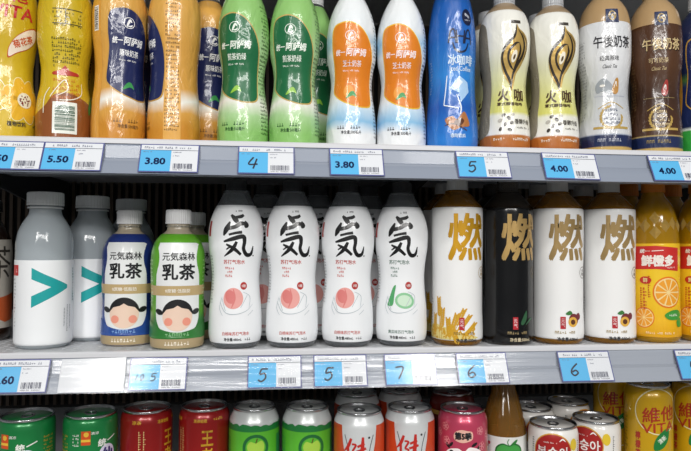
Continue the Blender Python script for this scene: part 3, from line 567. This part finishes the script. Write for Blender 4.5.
# ------------------------------------------------------------------ cans
alu = mat('aluminium', '#c9cbce', .22, 0, metal=1)
def can(h, painter, neck, r=33., nk=4.2):
    sh = 7+nk*2
    P = Prof([(0, 25), (2.5, 27.5), (7, r-1), (10, r), (h-sh-3, r), (h-sh, r-.3), (h-3.5-(sh-3.5)*.45, r-nk*.62), (h-3.5, r-nk-1.2)])
    root = empty('drink_can'); lathe('can_body', P.cut(0, h-3.5), neck, root, seg=56)
    ro = r-nk
    lathe('rim', [(h-3.6, ro-1.6), (h-3.4, ro), (h-1, ro+.5), (h, ro), (h, ro-1.2), (h-1.2, ro-1.9), (h-5.5, ro-2.8), (h-6.5, ro-4)], alu, root, seg=56, closed=False)
    lathe('lid', [(h-6.6, ro-2.7), (h-6.6, ro-5), (h-4.6, ro-6), (h-4.4, ro-7), (h-4.5, 3), (h-4.5, .1)], mat('lid_metal', '#5c5f64', .3, 0, metal=1), root, seg=56, closed=False)
    bm = bmesh.new()
    N = 24; rings = []
    for (kx, ky, zz) in ((1, 1, -4.0), (1, 1, -2.6), (.62, .62, -2.4), (.6, .6, -3.6)):
        rings.append([bm.verts.new(((7.6*kx*math.cos(2*PI*i/N))/1000, (2+(9.6*ky*math.sin(2*PI*i/N)))/1000, (h+zz)/1000)) for i in range(N)])
    for a, b in zip(rings, rings[1:]+rings[:1]):
        for i in range(N): bm.faces.new((a[i], a[(i+1) % N], b[(i+1) % N], b[i]))
    link('pull_tab', bm, alu, root)
    bm = bmesh.new(); box(bm, -.0052, .0052, -.008, .0, (h-4.3)/1000, (h-2.9)/1000); link('tab_nose', bm, alu, root, False)
    bm = bmesh.new(); rings = []
    for k, zz in ((1, -4.45), (1, -4.0), (.9, -4.0), (.9, -4.45)):
        rings.append([bm.verts.new((8.6*k*math.cos(2*PI*i/N)/1000, (-11+7.6*k*math.sin(2*PI*i/N))/1000, (h+zz)/1000)) for i in range(N)])
    for a, b in zip(rings, rings[1:]):
        for i in range(N): bm.faces.new((a[i], a[(i+1) % N], b[(i+1) % N], b[i]))
    link('opening_score', bm, alu, root)
    painter(root, P, h); return root
def cpaint(name, ramp=None, col='#ffffff', metal=.25, rough=.3): return mat('can_'+name, col, rough, .5, metal=metal, ramp=ramp)
def p_green(root, P, h):
    wrap('flag_patch', [rect(-16, h-34, -5, h-17)], P, inkp('#d8531f'), root, 1, 0); wrap('flag_mark', [rect(-16, h-30, -5, h-27), ell(-10, h-21, 3)], P, inkp('#f0c040'), root, 2, 0)
    wrap('lettering', [text('统', 9, h-33, 9, 10, .04), stroke([(16, h-32), (28, h-27)], 1.4), text('清凉', 0, h-20, 3.4, 9, .02)]+dashes(-27, -18, h-22, 2.4, rows=4, dz=4)+[text('仙草蜜', 10, h-68, 11, 34, .05)], P, inkp('#eef2ea'), root, 1, 0)
    wrap('round_badge', [ell(16, h-48, 11, 12)], P, inkp('#ded8ee'), root, 1, 0); wrap('badge_letter', [text('仙', 16, h-48, 15, 14, .06)], P, inkp('#3c2f74'), root, 2, 0)
    wrap('side_print', dashes(-52, -34, h-24, 2.4, rows=10, dz=4.6, seed=4)+dashes(36, 52, h-24, 2.4, rows=10, dz=4.6, seed=5), P, inkp('#d5a030'), root, 1, 0)
def p_red(root, P, h):
    g = inkp('#dba92c')
    wrap('lettering', [text('王老吉', 0, h-58, 66, 15, .03, vert=True)], P, g, root, 1, 0); wrap('top_print', [text('凉茶始祖', -9, h-13.5, 4.4, 17, .03)]+dashes(8, 24, h-12, 3.2)+[text('凉茶', -44, h-13, 4.4, 12, .03), text('凉茶', 50, h-13, 4.4, 12, .03)], P, g, root, 1, 0)
    wrap('side_print', text_col(-40, h-24, 60, 3)+text_col(-34, h-24, 60, 3)+text_col(40, h-24, 60, 3), P, inkp('#e0c080'), root, 1, 0)
def p_apple(root, P, h):
    top = [(-104+k*4, h-19+random.Random(k).uniform(-1.6, 1.6)) for k in range(53)]
    wrap('torn_edge', poly([(104, h-34), (-104, h-34)]+top), P, inkp('#1f7a3a'), root, 1, 0)
    wrap('green_band', [rect(-104, 8, 104, h-27)], P, inkp('#5cb832'), root, 2, 0)
    wrap('apple_ring', [ring(2, h-47, 17, 13)], P, inkp('#1d6a34'), root, 3, 0); wrap('apple_picture', [blob([(2, h-41), (9, h-38), (13, h-44), (11, h-54), (3, h-58), (-5, h-55), (-9, h-46), (-5, h-39)])], P, inkp('#a7d04a'), root, 4, 0)
    wrap('apple_stem', [stroke([(2, h-41), (4, h-35)], 1.2)], P, inkp('#5f3a1a'), root, 5, 0)
    wrap('side_print', [rect(34, 20, 50, h-34)]+dashes(-52, -36, h-38, 2.4, rows=12, dz=4), P, inkp('#2f8f50'), root, 3, 0)
    wrap('lettering', [text('苹果', 0, h-82, 14, 30, .05)], P, inkp('#f2f6ea'), root, 3, 0)
def p_jian(root, P, h):
    for s in (-1, 1):
        wrap('side_stripe', poly([(s*24, h-15), (s*52, h-15), (s*52, 8), (s*14, 8), (s*17, h-60), (s*22, h-36)]), P, inkp('#cf4a22'), root, 1, 0)
        wrap('thin_stripe', [stroke([(s*19, h-26), (s*14, h-44), (s*11, h-70)], 1)], P, inkp('#4c4f55'), root, 1, 0)
    J = [stroke([(-10, h-30, 3), (-14, h-40, 4), (-20, h-47, 1)]), stroke([(-14, h-38, 3), (-14, h-62, 3.4)]), stroke([(-9, h-37, 2.4), (-4, h-38, 2.6), (-8, h-46, 2.4), (-4, h-48, 2.4), (-7, h-56, 2), (-11, h-60, 1)]), stroke([(-2, h-40, 3), (7, h-36, 3)]), stroke([(-3, h-46, 3), (9, h-42, 3)]), stroke([(-2, h-53, 3), (7, h-50, 3)]), stroke([(5, h-28, 3), (4, h-46, 5), (1, h-64, 2.5)]), stroke([(-6, h-54, 2), (0, h-64, 3), (14, h-68, 2)])]
    wrap('lettering', J, P, inkp('#c2281f'), root, 2, 0); wrap('dot_mark', [ell(13, h-29, 1.4)], P, inkp('#33353a'), root, 2, 0)
    wrap('lettering', [text('力宝', 2, h-84, 16, 30, .06)], P, inkp('#c2281f'), root, 2, 0)
def p_pink(root, P, h):
    w_ = inkp('#fdf4f2'); k_ = inkp('#1c1a1e')
    wrap('badge', [blob([(-10, h-26), (-2, h-22), (6, h-23), (13, h-25), (13, h-34), (4, h-38), (-4, h-38), (-11, h-34)])], P, inkp('#eeb9a8'), root, 1, 0)
    wrap('lettering', [text('第5季', 1, h-30, 9, 21, .07)], P, k_, root, 2, 0)
    fl = []
    for cx, cz in ((-24, h-20), (-22, h-38), (25, h-24), (28, h-44), (-36, h-30), (40, h-30)): fl += [ring(cx+3*math.cos(a), cz+3*math.sin(a), 2.6, 2, n=10) for a in [i*2*PI/5 for i in range(5)]]
    wrap('flower_lines', fl, P, inkp('#f4a4a8'), root, 1, 0)
    wrap('leaf_picture', [ell(-20, h-44, 4.5, 2, rot=-.8), ell(-15, h-42, 4, 1.8, rot=.9), ell(16, h-41, 4.6, 2, rot=.5), ell(22, h-46, 4.6, 2, rot=.8)], P, k_, root, 1, 0)
    wrap('white_patch', [blob([(-24, h-62), (-20, h-50), (-6, h-46), (2, h-50), (10, h-44), (26, h-50), (28, h-64), (4, h-72)])], P, w_, root, 2, 0)
    wrap('lettering', [text('气泡', 2, h-58, 16, 44, .08)], P, k_, root, 3, 0)
def p_korean(root, P, h):
    wrap('red_circle_edge', [ell(0, h-32, 25.5, 25)], P, inkp('#d8a040'), root, 1, 0); wrap('red_circle', [ell(0, h-32, 24, 23.5)], P, inkp('#a8201f'), root, 2, 0)
    wrap('lettering', [text('복숭아', 0, h-32, 15, 41, .025), stroke([(8, h-17, .8), (12, h-14, 2), (16, h-17, .8)]), ]+dashes(-12, 6, h-19, 1.6), P, inkp('#f4eeea'), root, 3, 0)
    wrap('fruit_spot', [ell(29, h-22, 5.6, 8, rot=.1)], P, inkp('#e8c838'), root, 3, 0); wrap('side_print', text_col(-28, h-16, 30, 3)+text_col(40, h-18, 28, 2.6)+text_col(-44, h-18, 40, 2.6), P, inkp('#3c3a3c'), root, 1, 0)
    wrap('fruit_spot', [ell(-60, h-24, 7, 9)], P, inkp('#e8c838'), root, 3, 0)
def p_lemon(root, P, h):
    wrap('white_ring', [ring(10, h-34, 31, 29.6, n=48)], P, inkp('#e9e2b8'), root, 1, 0)
    r_ = inkp('#b0341c')
    wrap('lettering', [text('維他', 12, h-37, 20, 46, .02, .1, rot=.12), text('VITA', 11, h-55, 12, 46, .025, .1, rot=.12), text('檸檬茶', -17, h-80, 36, 6.5, .04, vert=True)], P, r_, root, 2, 0)
    wrap('leaf_picture', [blob([(4, h-86), (4, h-74), (12, h-62), (24, h-56), (24, h-70), (16, h-82)])], P, inkp('#1f7c3a'), root, 2, 0); wrap('leaf_print', [text('清新', 14, h-71, 6.5, 12, .03, rot=.7)], P, inkp('#e8f2dc'), root, 3, 0)
    wrap('side_print', dashes(-50, -34, h-22, 3, rows=18, dz=5, seed=4, fill=.75), P, inkp('#6c6414'), root, 1, 0)
    wrap('white_ring', [ring(20, 14, 20, 18.6, n=30, a0=.3, a1=2.8)], P, inkp('#e9e2b8'), root, 1, 0)

def vinegar():
    P = Prof([(0, 26), (3, 30), (8, 31), (60, 31), (74, 30.4), (90, 27.5), (110, 22), (125, 17.5), (140, 14), (152, 12.5)])
    root = empty('vinegar_bottle'); lathe('bottle_body', P.cut(0, 152), mat('amber_glass_drink', '#a87832', .06, .6, trans=.55, ior=1.35), root, seg=56)
    sleeve('label', P, 8, 68, inkp('#e9ebe8'), root); cap('cap', 150, 162, 14, mat('cap_gold', '#b89a4a', .3, .2, metal=.8), root)
    A = [(6, 56), (14, 58), (22, 52), (22, 38), (14, 26), (6, 28), (-2, 26), (-10, 38), (-10, 52), (-2, 58)]
    wrap('apple_outline', blob([((x-6)*1.12+6, (z-42)*1.12+42) for x, z in A]), P, inkp('#1e6a30'), root, 1); wrap('apple_picture', blob(A), P, inkp('#43a047'), root, 2)
    wrap('apple_stem', [stroke([(6, 56, 1.4), (4, 62, 1), (6, 66, 1)]), blob([(8, 58), (14, 64), (18, 65), (15, 60)])], P, inkp('#2f7d34'), root, 3); wrap('lettering', [text('苹果醋', 6, 44, 9, 24, .04)], P, inkp('#d8f0c8'), root, 3)
    wrap('red_flower', [ell(-22, 58, 2.4), ell(-25, 54, 2)], P, inkp('#cc4a5a'), root, 1)
    return root

# ================================================================== PLACING
U, Md, L_ = UPZ*1000, MIDZ*1000, LOWZ*1000
protos = {}
ZS = dict(vw=1.035, mb=1.04, mg=1.04, bw=1.03, bb=1.03, bp=1.03, oj=1.05, chrys=1.04, lemon=1.03, flame=1.06, gs=1.11, gb=1.11, iced=1.07, ao=.97)
def inst(key, make, label, cat, group, x, y, z, turn=0., lean=0.):
    if key not in protos:
        protos[key] = o = make(); o.scale = (1, 1, ZS.get(key, 1))
    else: o = copy_tree(protos[key])
    tag(o, label, cat, group); put(o, x/1000, y/1000, z/1000, turn, lean); return o
def T(x): return x/33.6
top = [
 ('chrys', chrys, 'bright yellow tea bottle with a big flower picture, leftmost on the upper shelf', -347, 0, T(-2)),
 ('lemon', lemon, 'yellow and brown tea bottle turned to show its back with a barcode', -277, 0, 0),
 ('am', lambda: assam('milk'), 'gold milk tea bottle whose navy panel faces the front, beside the brown based yellow bottle', -208, 0, T(12)),
 ('am', None, 'gold milk tea bottle turned to show its printed side panel, left of the green bottles', -137, 0, T(-48)),
 ('ag', lambda: assam('green'), 'light green milk tea bottle with dark green panel, left one of the front pair', -46, 0, T(-11)),
 ('ag', None, 'light green milk tea bottle with dark green panel, right one of the front pair', 23, 0, T(-5)),
 ('ao', lambda: assam('orange'), 'white milk tea bottle with orange panel, beside the green bottles', 101, 0, T(0)),
 ('ao', None, 'white milk tea bottle with orange panel, beside the blue coffee bottle', 171, 0, T(0)),
 ('iced', iced, 'glossy blue iced coffee bottle tapering to a narrow neck', 243, 0, T(3)),
 ('flame', flame, 'white coffee bottle with a gold flame, beside the blue bottle', 319.5, 0, T(7)),
 ('flame', None, 'white coffee bottle with a gold flame, beside the silver milk tea bottle', 391.5, 0, T(6)),
 ('gs', lambda: gogo('silver'), 'silver milk tea bottle with navy base band and tan shoulder', 469, 0, T(5)),
 ('gb', lambda: gogo('brown'), 'dark brown milk tea bottle with pale gold lettering and navy base band', 547, 0, T(3)),
]
for k, mk, lab, x, y, tn in top: inst(k, mk, lab, 'bottle', 'tall bottles on the upper shelf', x, y, U, tn)
def recol(o, ramps):                                                       # same bottle in another print
    for ch in o.children:
        if ch.name.startswith('label'): ch.data = ch.data.copy(); ch.data.materials[0] = ramps
# second row behind
def backrow(key, make, label, x, y, z, tn=0): return inst(key, make, label, 'bottle', 'bottles in the second row of the '+('upper' if z > 100 else 'middle')+' shelf', x, y, z, tn)
backrow('am', None, 'gold and navy milk tea bottle half hidden left of the green pair', -99, 62, U, T(8))
backrow('ag', None, 'green milk tea bottle half hidden behind the right green one', 52, 64, U, T(8))
backrow('flame', None, 'coffee bottle in the dark behind the blue bottle, only its grey cap and shoulder showing', 322, 75, U, 0)
backrow('flame', None, 'coffee bottle in the dark behind the gap between flame and silver bottles', 403, 75, U, 0)
backrow('am', None, 'gold bottle in shade behind the gold bottle with navy panel', -207, 75, U, 0)
backrow('lemon', None, 'yellow tea bottle in shade behind the barcode bottle', -285, 75, U, 0)
e = backrow('am', None, 'navy and green drink bottle cut off by the right picture edge, upper shelf', 622, 6, U, T(10))
recol(e, film('navy_green', ramp=[(0, '#2f9a3c'), (44, '#3aa844'), (46, '#e9f0e4'), (50, '#1d2a52'), (110, '#26346a'), (120, '#4f7a3a'), (130, '#1f2a50'), (215, '#20284a')]))

mid = [
 ('vw', vwater, 'cloudy water bottle with teal arrow, the front one at the left', -305, 19, 0, 0),
 ('mb', lambda: milkgirl('blue'), 'short milk tea bottle in blue sleeve with white cap', -200, 34, -.17, 0),
 ('mg', lambda: milkgirl('green'), 'short milk tea bottle in green sleeve, at the front beside the sparkling waters', -129.5, 2, 0, 0),
 ('sp', lambda: sparkling('peach'), 'white peach sparkling water bottle nearest the green sleeved bottle', -53.5, 0, .02, 0),
 ('sp', None, 'white peach sparkling water bottle, second from the green sleeved bottle', 22, 0, .03, 0),
 ('sp', None, 'white peach sparkling water bottle directly left of the green fruit one', 97.5, 0, 0, 0),
 ('sc', lambda: sparkling('cucumber'), 'white sparkling water bottle with green fruit picture', 172, 0, 0, 0),
 ('bw', lambda: burn('wheat'), 'white tea bottle with yellow lettering and wheat ears at its base', 251, 0, 0, 0),
 ('bb', lambda: burn('black'), 'glossy black tea bottle with tan lettering', 324, 0, .12, 0),
 ('bp', lambda: burn('peach'), 'white tea bottle with brown gold lettering and halved fruit, beside the black bottle', 397.5, 0, .02, 0),
 ('bp', None, 'white tea bottle with brown gold lettering and halved fruit, beside the orange juice', 475, 0, .02, 0),
 ('oj', orange, 'orange juice bottle with red banner and orange cap, complete one at the right', 546, 0, .06, -.012),
 ('oj', None, 'orange juice bottle with orange cap, cut off by the right picture edge', 617, 0, .02, 0),
]
for k, mk, lab, x, y, tn, ln in mid: inst(k, mk, lab, 'bottle', 'bottles at the front of the middle shelf', x, y, Md, tn, ln)
backrow('vw', None, 'cloudy water bottle with teal arrow, half hidden behind the front water bottle', -262, 80, Md, .05)
backrow('vw', None, 'unlit water bottle deep in the shelf behind the blue sleeved bottle', -222, 141, Md, 0)
backrow('dt', darktea, 'dark tea bottle with cream label, at the left edge of the middle shelf', -408, 78, Md, 0)
backrow('mg', None, 'milk tea bottle in green sleeve directly behind the front green one', -119, 76, Md, 0)
backrow('mg', None, 'milk tea bottle in green sleeve at the very back of its file', -128, 151, Md, 0)
backrow('mb', None, 'milk tea bottle in shade deep behind the blue sleeved one', -160, 240, Md, 0)
for x, y, lab in ((-16, 67, 'sparkling water bottle in shade between the first and second white peach ones'), (60, 67, 'sparkling water bottle in shade between the second and third white peach ones'), (136, 67, 'sparkling water bottle in shade between the third peach one and the green fruit one'), (-54, 138, 'sparkling water bottle deep in the shelf behind the nearest peach one')):
    backrow('sp', None, lab, x, y, Md)
backrow('bw', None, 'wheat tea bottle in shade, its cap just left of the front wheat bottle', 254, 76, Md)
backrow('bb', None, 'black tea bottle in shade behind the front black bottle', 330, 76, Md)
backrow('bp', None, 'white tea bottle in shade behind the left fruit one', 403, 76, Md)
backrow('bp', None, 'white tea bottle in shade behind the right fruit one', 476, 76, Md)
backrow('oj', None, 'orange juice bottle in shade, cap showing left of the complete juice bottle', 548, 74, Md)
backrow('oj', None, 'orange juice bottle in shade, cap showing between the two front juice bottles', 619, 72, Md)

def canat(key, make, label, px, py, h, turn=0, cat='can', group='drink cans on the bottom shelf'):
    x, y = at_z(px, py, L_+h); return inst(key, make, label, cat, group, x*1000, y*1000, L_, turn)
gm, rm = cpaint('green', col='#1f8a48'), cpaint('red', col='#9d1a1a')
K = dict(
 g=lambda: can(116, p_green, gm, nk=1.6), r=lambda: can(116, p_red, rm, nk=2.7), a=lambda: can(116, p_apple, cpaint('apple', col='#d8dcdb', metal=.25), nk=5.2),
 j=lambda: can(116, p_jian, cpaint('jian', col='#dcdfe0', metal=.15)), p=lambda: can(113, p_pink, cpaint('pink', col='#cc4866'), nk=3.6), k=lambda: can(90, p_korean, cpaint('korean', col='#eeebe6', metal=0), nk=2.4),
 l=lambda: can(139, p_lemon, cpaint('lemon', col='#cfa315', metal=.1), 31.5, nk=3.4), d=lambda: can(116, lambda r_, P_, h_: wrap('stripe', [rect(-60, h_-30, 60, h_-24)], P_, inkp('#c9a24a'), r_, 1, 0), cpaint('brown', col='#6b1f1a')))
can_list = [
 ('g', 'green herbal drink can at the far left, cut by the picture edge', 27.5, 413.5, 116, -.5), ('g', 'green herbal drink can, second from the left', 91, 410.5, 116, .15),
 ('r', 'red herbal tea can turned so its yellow lettering is at its right edge', 147, 406, 116, .95), ('r', 'red herbal tea can with yellow lettering facing front, beside the apple cans', 204.5, 404, 116, .12),
 ('a', 'green apple drink can with pale shoulder, beside the red cans', 254.5, 404.5, 116, 0), ('a', 'green apple drink can with pale shoulder, beside the silver cans', 307.3, 404.5, 116, .12),
 ('j', 'silver and orange red drink can at the front, beside the apple cans', 359.2, 408, 116, .0), ('j', 'silver and orange red drink can at the front, beside the pink can', 409.7, 405.5, 116, .08),
 ('j', 'silver and orange red can behind the left front silver can', 357, 391, 116, .1), ('j', 'silver and orange red can behind the right front silver can', 400, 388, 116, .1),
 ('p', 'pink fruit drink can with dark lettering badge', 462.5, 406.5, 113, .0), ('d', 'dark red brown can in shade behind the pink can', 452, 390, 116, 0),
 ('k', 'white can with red circle and korean lettering, front one beside the vinegar bottle', 553, 421.5, 90, 0), ('k', 'white can with red circle and korean lettering, front one beside the yellow cans', 595.5, 416.5, 90, -.45),
 ('k', 'white can in the second row, behind and left of the front korean cans', 531, 405, 90, .5), ('k', 'white can with a yellow spot in view, behind the two front korean cans', 567.5, 399.5, 90, 1.7-.9),
 ('l', 'tall yellow lemon tea can at the front with its white ring and leaf', 648, 385.5, 134, .12), ('l', 'tall yellow lemon tea can cut off by the right picture edge', 695, 383, 134, -.35)]
for k, lab, px, py, h, tn in can_list: canat(k, K[k], lab, px, py, h, tn)
x, y = at_z(607, 381, L_+134); inst('l', None, 'tall yellow lemon tea can in shade behind the white korean cans', 'can', 'drink cans on the bottom shelf', 523, 70, L_, -.2)
inst('vg', vinegar, 'apple vinegar bottle with conical amber neck, between the pink and white cans', 'bottle', None, 323, 12, L_, .03)

# ------------------------------------------------------------------ clear plastic cover strip over the middle rail
cm = bpy.data.materials.new('clear_cover'); cm.use_nodes = True; nt = cm.node_tree; nt.nodes.clear()
o_ = nt.nodes.new('ShaderNodeOutputMaterial'); mx = nt.nodes.new('ShaderNodeMixShader'); mx.inputs[0].default_value = .03; tr = nt.nodes.new('ShaderNodeBsdfTransparent'); gl = nt.nodes.new('ShaderNodeBsdfGlossy'); gl.inputs['Roughness'].default_value = .12
tc = nt.nodes.new('ShaderNodeTexCoord'); mp = nt.nodes.new('ShaderNodeMapping'); mp.inputs['Scale'].default_value = (4, 60, 110); nz = nt.nodes.new('ShaderNodeTexNoise'); nz.inputs['Scale'].default_value = 1; nz.inputs['Detail'].default_value = 1.5
bp = nt.nodes.new('ShaderNodeBump'); bp.inputs['Strength'].default_value = .5; bp.inputs['Distance'].default_value = .004
nt.links.new(tc.outputs['Object'], mp.inputs[0]); nt.links.new(mp.outputs[0], nz.inputs['Vector']); nt.links.new(nz.outputs['Fac'], bp.inputs['Height']); nt.links.new(bp.outputs[0], gl.inputs['Normal'])
nt.links.new(tr.outputs[0], mx.inputs[1]); nt.links.new(gl.outputs[0], mx.inputs[2]); nt.links.new(mx.outputs[0], o_.inputs[0])
bm = bmesh.new(); q = [bm.verts.new(p) for p in ((X0, -.0995, -.0062), (X1, -.0995, -.0062), (X1, -.1172, -.0416), (X0, -.1172, -.0416))]; bm.faces.new(q)
cv = link('rail_cover', bm, cm, mid_shelf, False); cv.location.z = LIFT; cv['label'] = 'clear shiny plastic strip over the rail'
# ------------------------------------------------------------------ price tags on the rails
A0, A1 = Vector((0, -.0965, -.0050)), Vector((0, -.1142, -.0420))           # slope of the rail front
slope = math.atan2(A1.y-A0.y, A1.z-A0.z)
down = (A1-A0).normalized(); nrm = Vector((0, down.z, -down.y)); 
def price(shelf_z, px_l, px_r, py, txt, label, tilt=0., blank=False, seed=1, handwritten=False, h=38.2, drop=0.):
    root = empty('price_tag'); tag(root, label, 'price tag', 'price tags on the '+('upper' if shelf_z > .1 else 'middle')+' rail')
    c = Vector((0, 0, shelf_z))+A0+down*(h/2+1.2+drop)/1000
    def X(px):
        d = ray(px, py); t = (c.y+DIST)/d.y; return d.x*t
    xl, xr = X(px_l), X(px_r); W = (xr-xl)*1000; root.location = c+nrm*.0012+Vector(((xl+xr)/2, 0, 0))
    xa = Vector((1, 0, 0)); za = -down; ya = za.cross(xa); R = Matrix((xa, ya, za)).transposed(); root.rotation_euler = (R @ Matrix.Rotation(tilt, 3, 'Y')).to_euler()
    def flat(name, shapes, m, lay, thick=.0):
        bm = bmesh.new()
        for v, f in (shapes if isinstance(shapes, list) else [shapes]):
            vs = [bm.verts.new((x/1000, -.0004-.00015*lay, z/1000)) for x, z in v]
            for q in f:
                try: bm.faces.new([vs[i] for i in q])
                except ValueError: pass
        for f in bm.faces:
            f.normal_update()
            if f.normal.y > 0: f.normal_flip()
        return link(name, bm, m, root, False)
    paper = mat('tag_paper', '#e4e7ec', .3, .6); wpaper = mat('paper_strip', '#d3d6db', .3, .4)
    bm = bmesh.new(); box(bm, -W/2000, W/2000, -.0004, .0004, -h/2000, h/2000); link('card', bm, wpaper if blank else mat('tag_border', '#5a5f96', .3, .6), root, False)
    if blank: return root
    b = 1.3; flat('paper', rect(-W/2+b, -h/2+b, W/2-b, h/2-b), paper, 1)
    s = -W/2+b+(W-2*b)*.53
    flat('blue_panel', rect(-W/2+b, -h/2+b, s, h/2-b-7), mat('tag_blue', '#5cb8ea', .3, .6), 2)
    dk = mat('tag_ink', '#23284a', .4, .4)
    flat('rule', [rect(-W/2+b, h/2-b-7.3, W/2-b, h/2-b-6.8)], dk, 3)
    flat('fine_print', dashes(-W/2+5, W/2-9, h/2-b-3.6, 2.6, seed=seed)+dashes(-W/2+4, -W/2+14, h/2-b-9.6, 1.4, seed=seed)+dashes(s+2, s+12, h/2-b-9.8, 1.2, seed=seed+3)+dashes(s+2, s+9, h/2-b-14.5, 1.4, seed=seed+4, fill=.6), mat('tag_fine_ink', '#70748a', .4), 3)
    flat('barcode', barcode(s+3, -h/2+b+3.5, W/2-b-5, -h/2+b+10.5, seed)+dashes(s+3, W/2-b-5, -h/2+b+2, 1.2), dk, 3)
    cx = (-W/2+b+s)/2
    if handwritten:
        D = {'4': [[(-1, 7), (-5, -2), (5, -2)], [(3, 5), (1, -8)]], '5': [[(5, 7), (-2, 7)], [(-2, 7), (-3, 1), (2, 2), (4, -3), (0, -7), (-4, -5)]], '6': [[(3, 7), (-3, 1), (-4, -4), (0, -7), (4, -4), (1, -1), (-3, -3)]],
             '7': [[(-5, 6), (4, 6), (0, -7)]], '1': [[(1, 6), (-1, -6)]], '0': [[(0, 6), (-3, 0), (0, -6), (3, 0), (1, 6)]], '.': [[(0, -5), (.6, -5.6)]]}
        sh = []; n = len(txt); k = .62 if n > 1 else 1.05; adv = 6.2 if n > 1 else 0
        for i, ch in enumerate(txt):
            ox = cx+(i-(n-1)/2)*adv
            for st in D[ch]: sh.append(stroke([(ox+x*k+z*k*.15, -4+z*k) for x, z in st], 2.0 if n == 1 else 1.2))
        flat('numerals', sh, mat('marker_ink', '#2a3040', .4), 4)
    else: flat('numerals', [text(txt, cx, -4.5, 8.5, 22 if len(txt) > 3 else 16, .05)], mat('print_ink', '#1d3f80', .4), 4)
    return root
price(UPZ, -18, 43, 153, '5.50', 'blue and white price tag cut by the left picture edge, upper rail', seed=1)
price(UPZ, 42.5, 103, 155, '5.50', 'price tag reading 5.50 under the barcode bottle, fully in view', seed=2)
price(UPZ, 139.5, 199, 156, '3.80', 'price tag reading 3.80 under the gold milk tea bottles', seed=3)
price(UPZ, 238, 294.5, 157, '4', 'price tag with a handwritten 4 under the green bottles', seed=4, handwritten=True)
price(UPZ, 329.5, 383.5, 159, '3.80', 'price tag reading 3.80 under the white and orange bottles', seed=5)
price(UPZ, 456.5, 509.5, 161, '5', 'price tag with a handwritten 5 under the flame coffee bottle', seed=6, handwritten=True)
price(UPZ, 543, 597, 163, '4.00', 'price tag reading 4.00 under the silver milk tea bottle', seed=7, tilt=.015)
price(UPZ, 650, 706, 165, '4.00', 'price tag reading 4.00 at the right picture edge, upper rail', seed=8)
price(TAGZ, -12, 49, 378, '5.60', 'price tag ending in 60, cut by the left picture edge, middle rail', seed=9)
price(TAGZ, 60, 125, 376, '', 'blank white paper strip covering the rail under the water bottles', blank=True, tilt=-.02)
price(TAGZ, 129.5, 187, 376, '10.5', 'price tag with handwritten 10.5 under the blue sleeved bottle', seed=10, handwritten=True)
price(TAGZ, 247.5, 301.5, 374, '5', 'price tag with handwritten 5 under the first two sparkling waters', seed=11, handwritten=True)
price(TAGZ, 313.5, 367, 372, '5', 'price tag with handwritten 5 under the third sparkling water', seed=12, handwritten=True)
price(TAGZ, 384.5, 436, 371, '7', 'price tag with faint handwritten 7 under the green fruit sparkling water', seed=13, handwritten=True)
price(TAGZ, 457, 507.5, 370, '6', 'price tag with handwritten 6 under the wheat and black tea bottles', seed=14, handwritten=True)
price(TAGZ, 559, 611, 369, '6', 'price tag with handwritten 6 under the white tea bottles with fruit', seed=15, handwritten=True)
price(TAGZ, 677, 730, 367, '5', 'price tag at the right picture edge, middle rail', seed=16, handwritten=True)
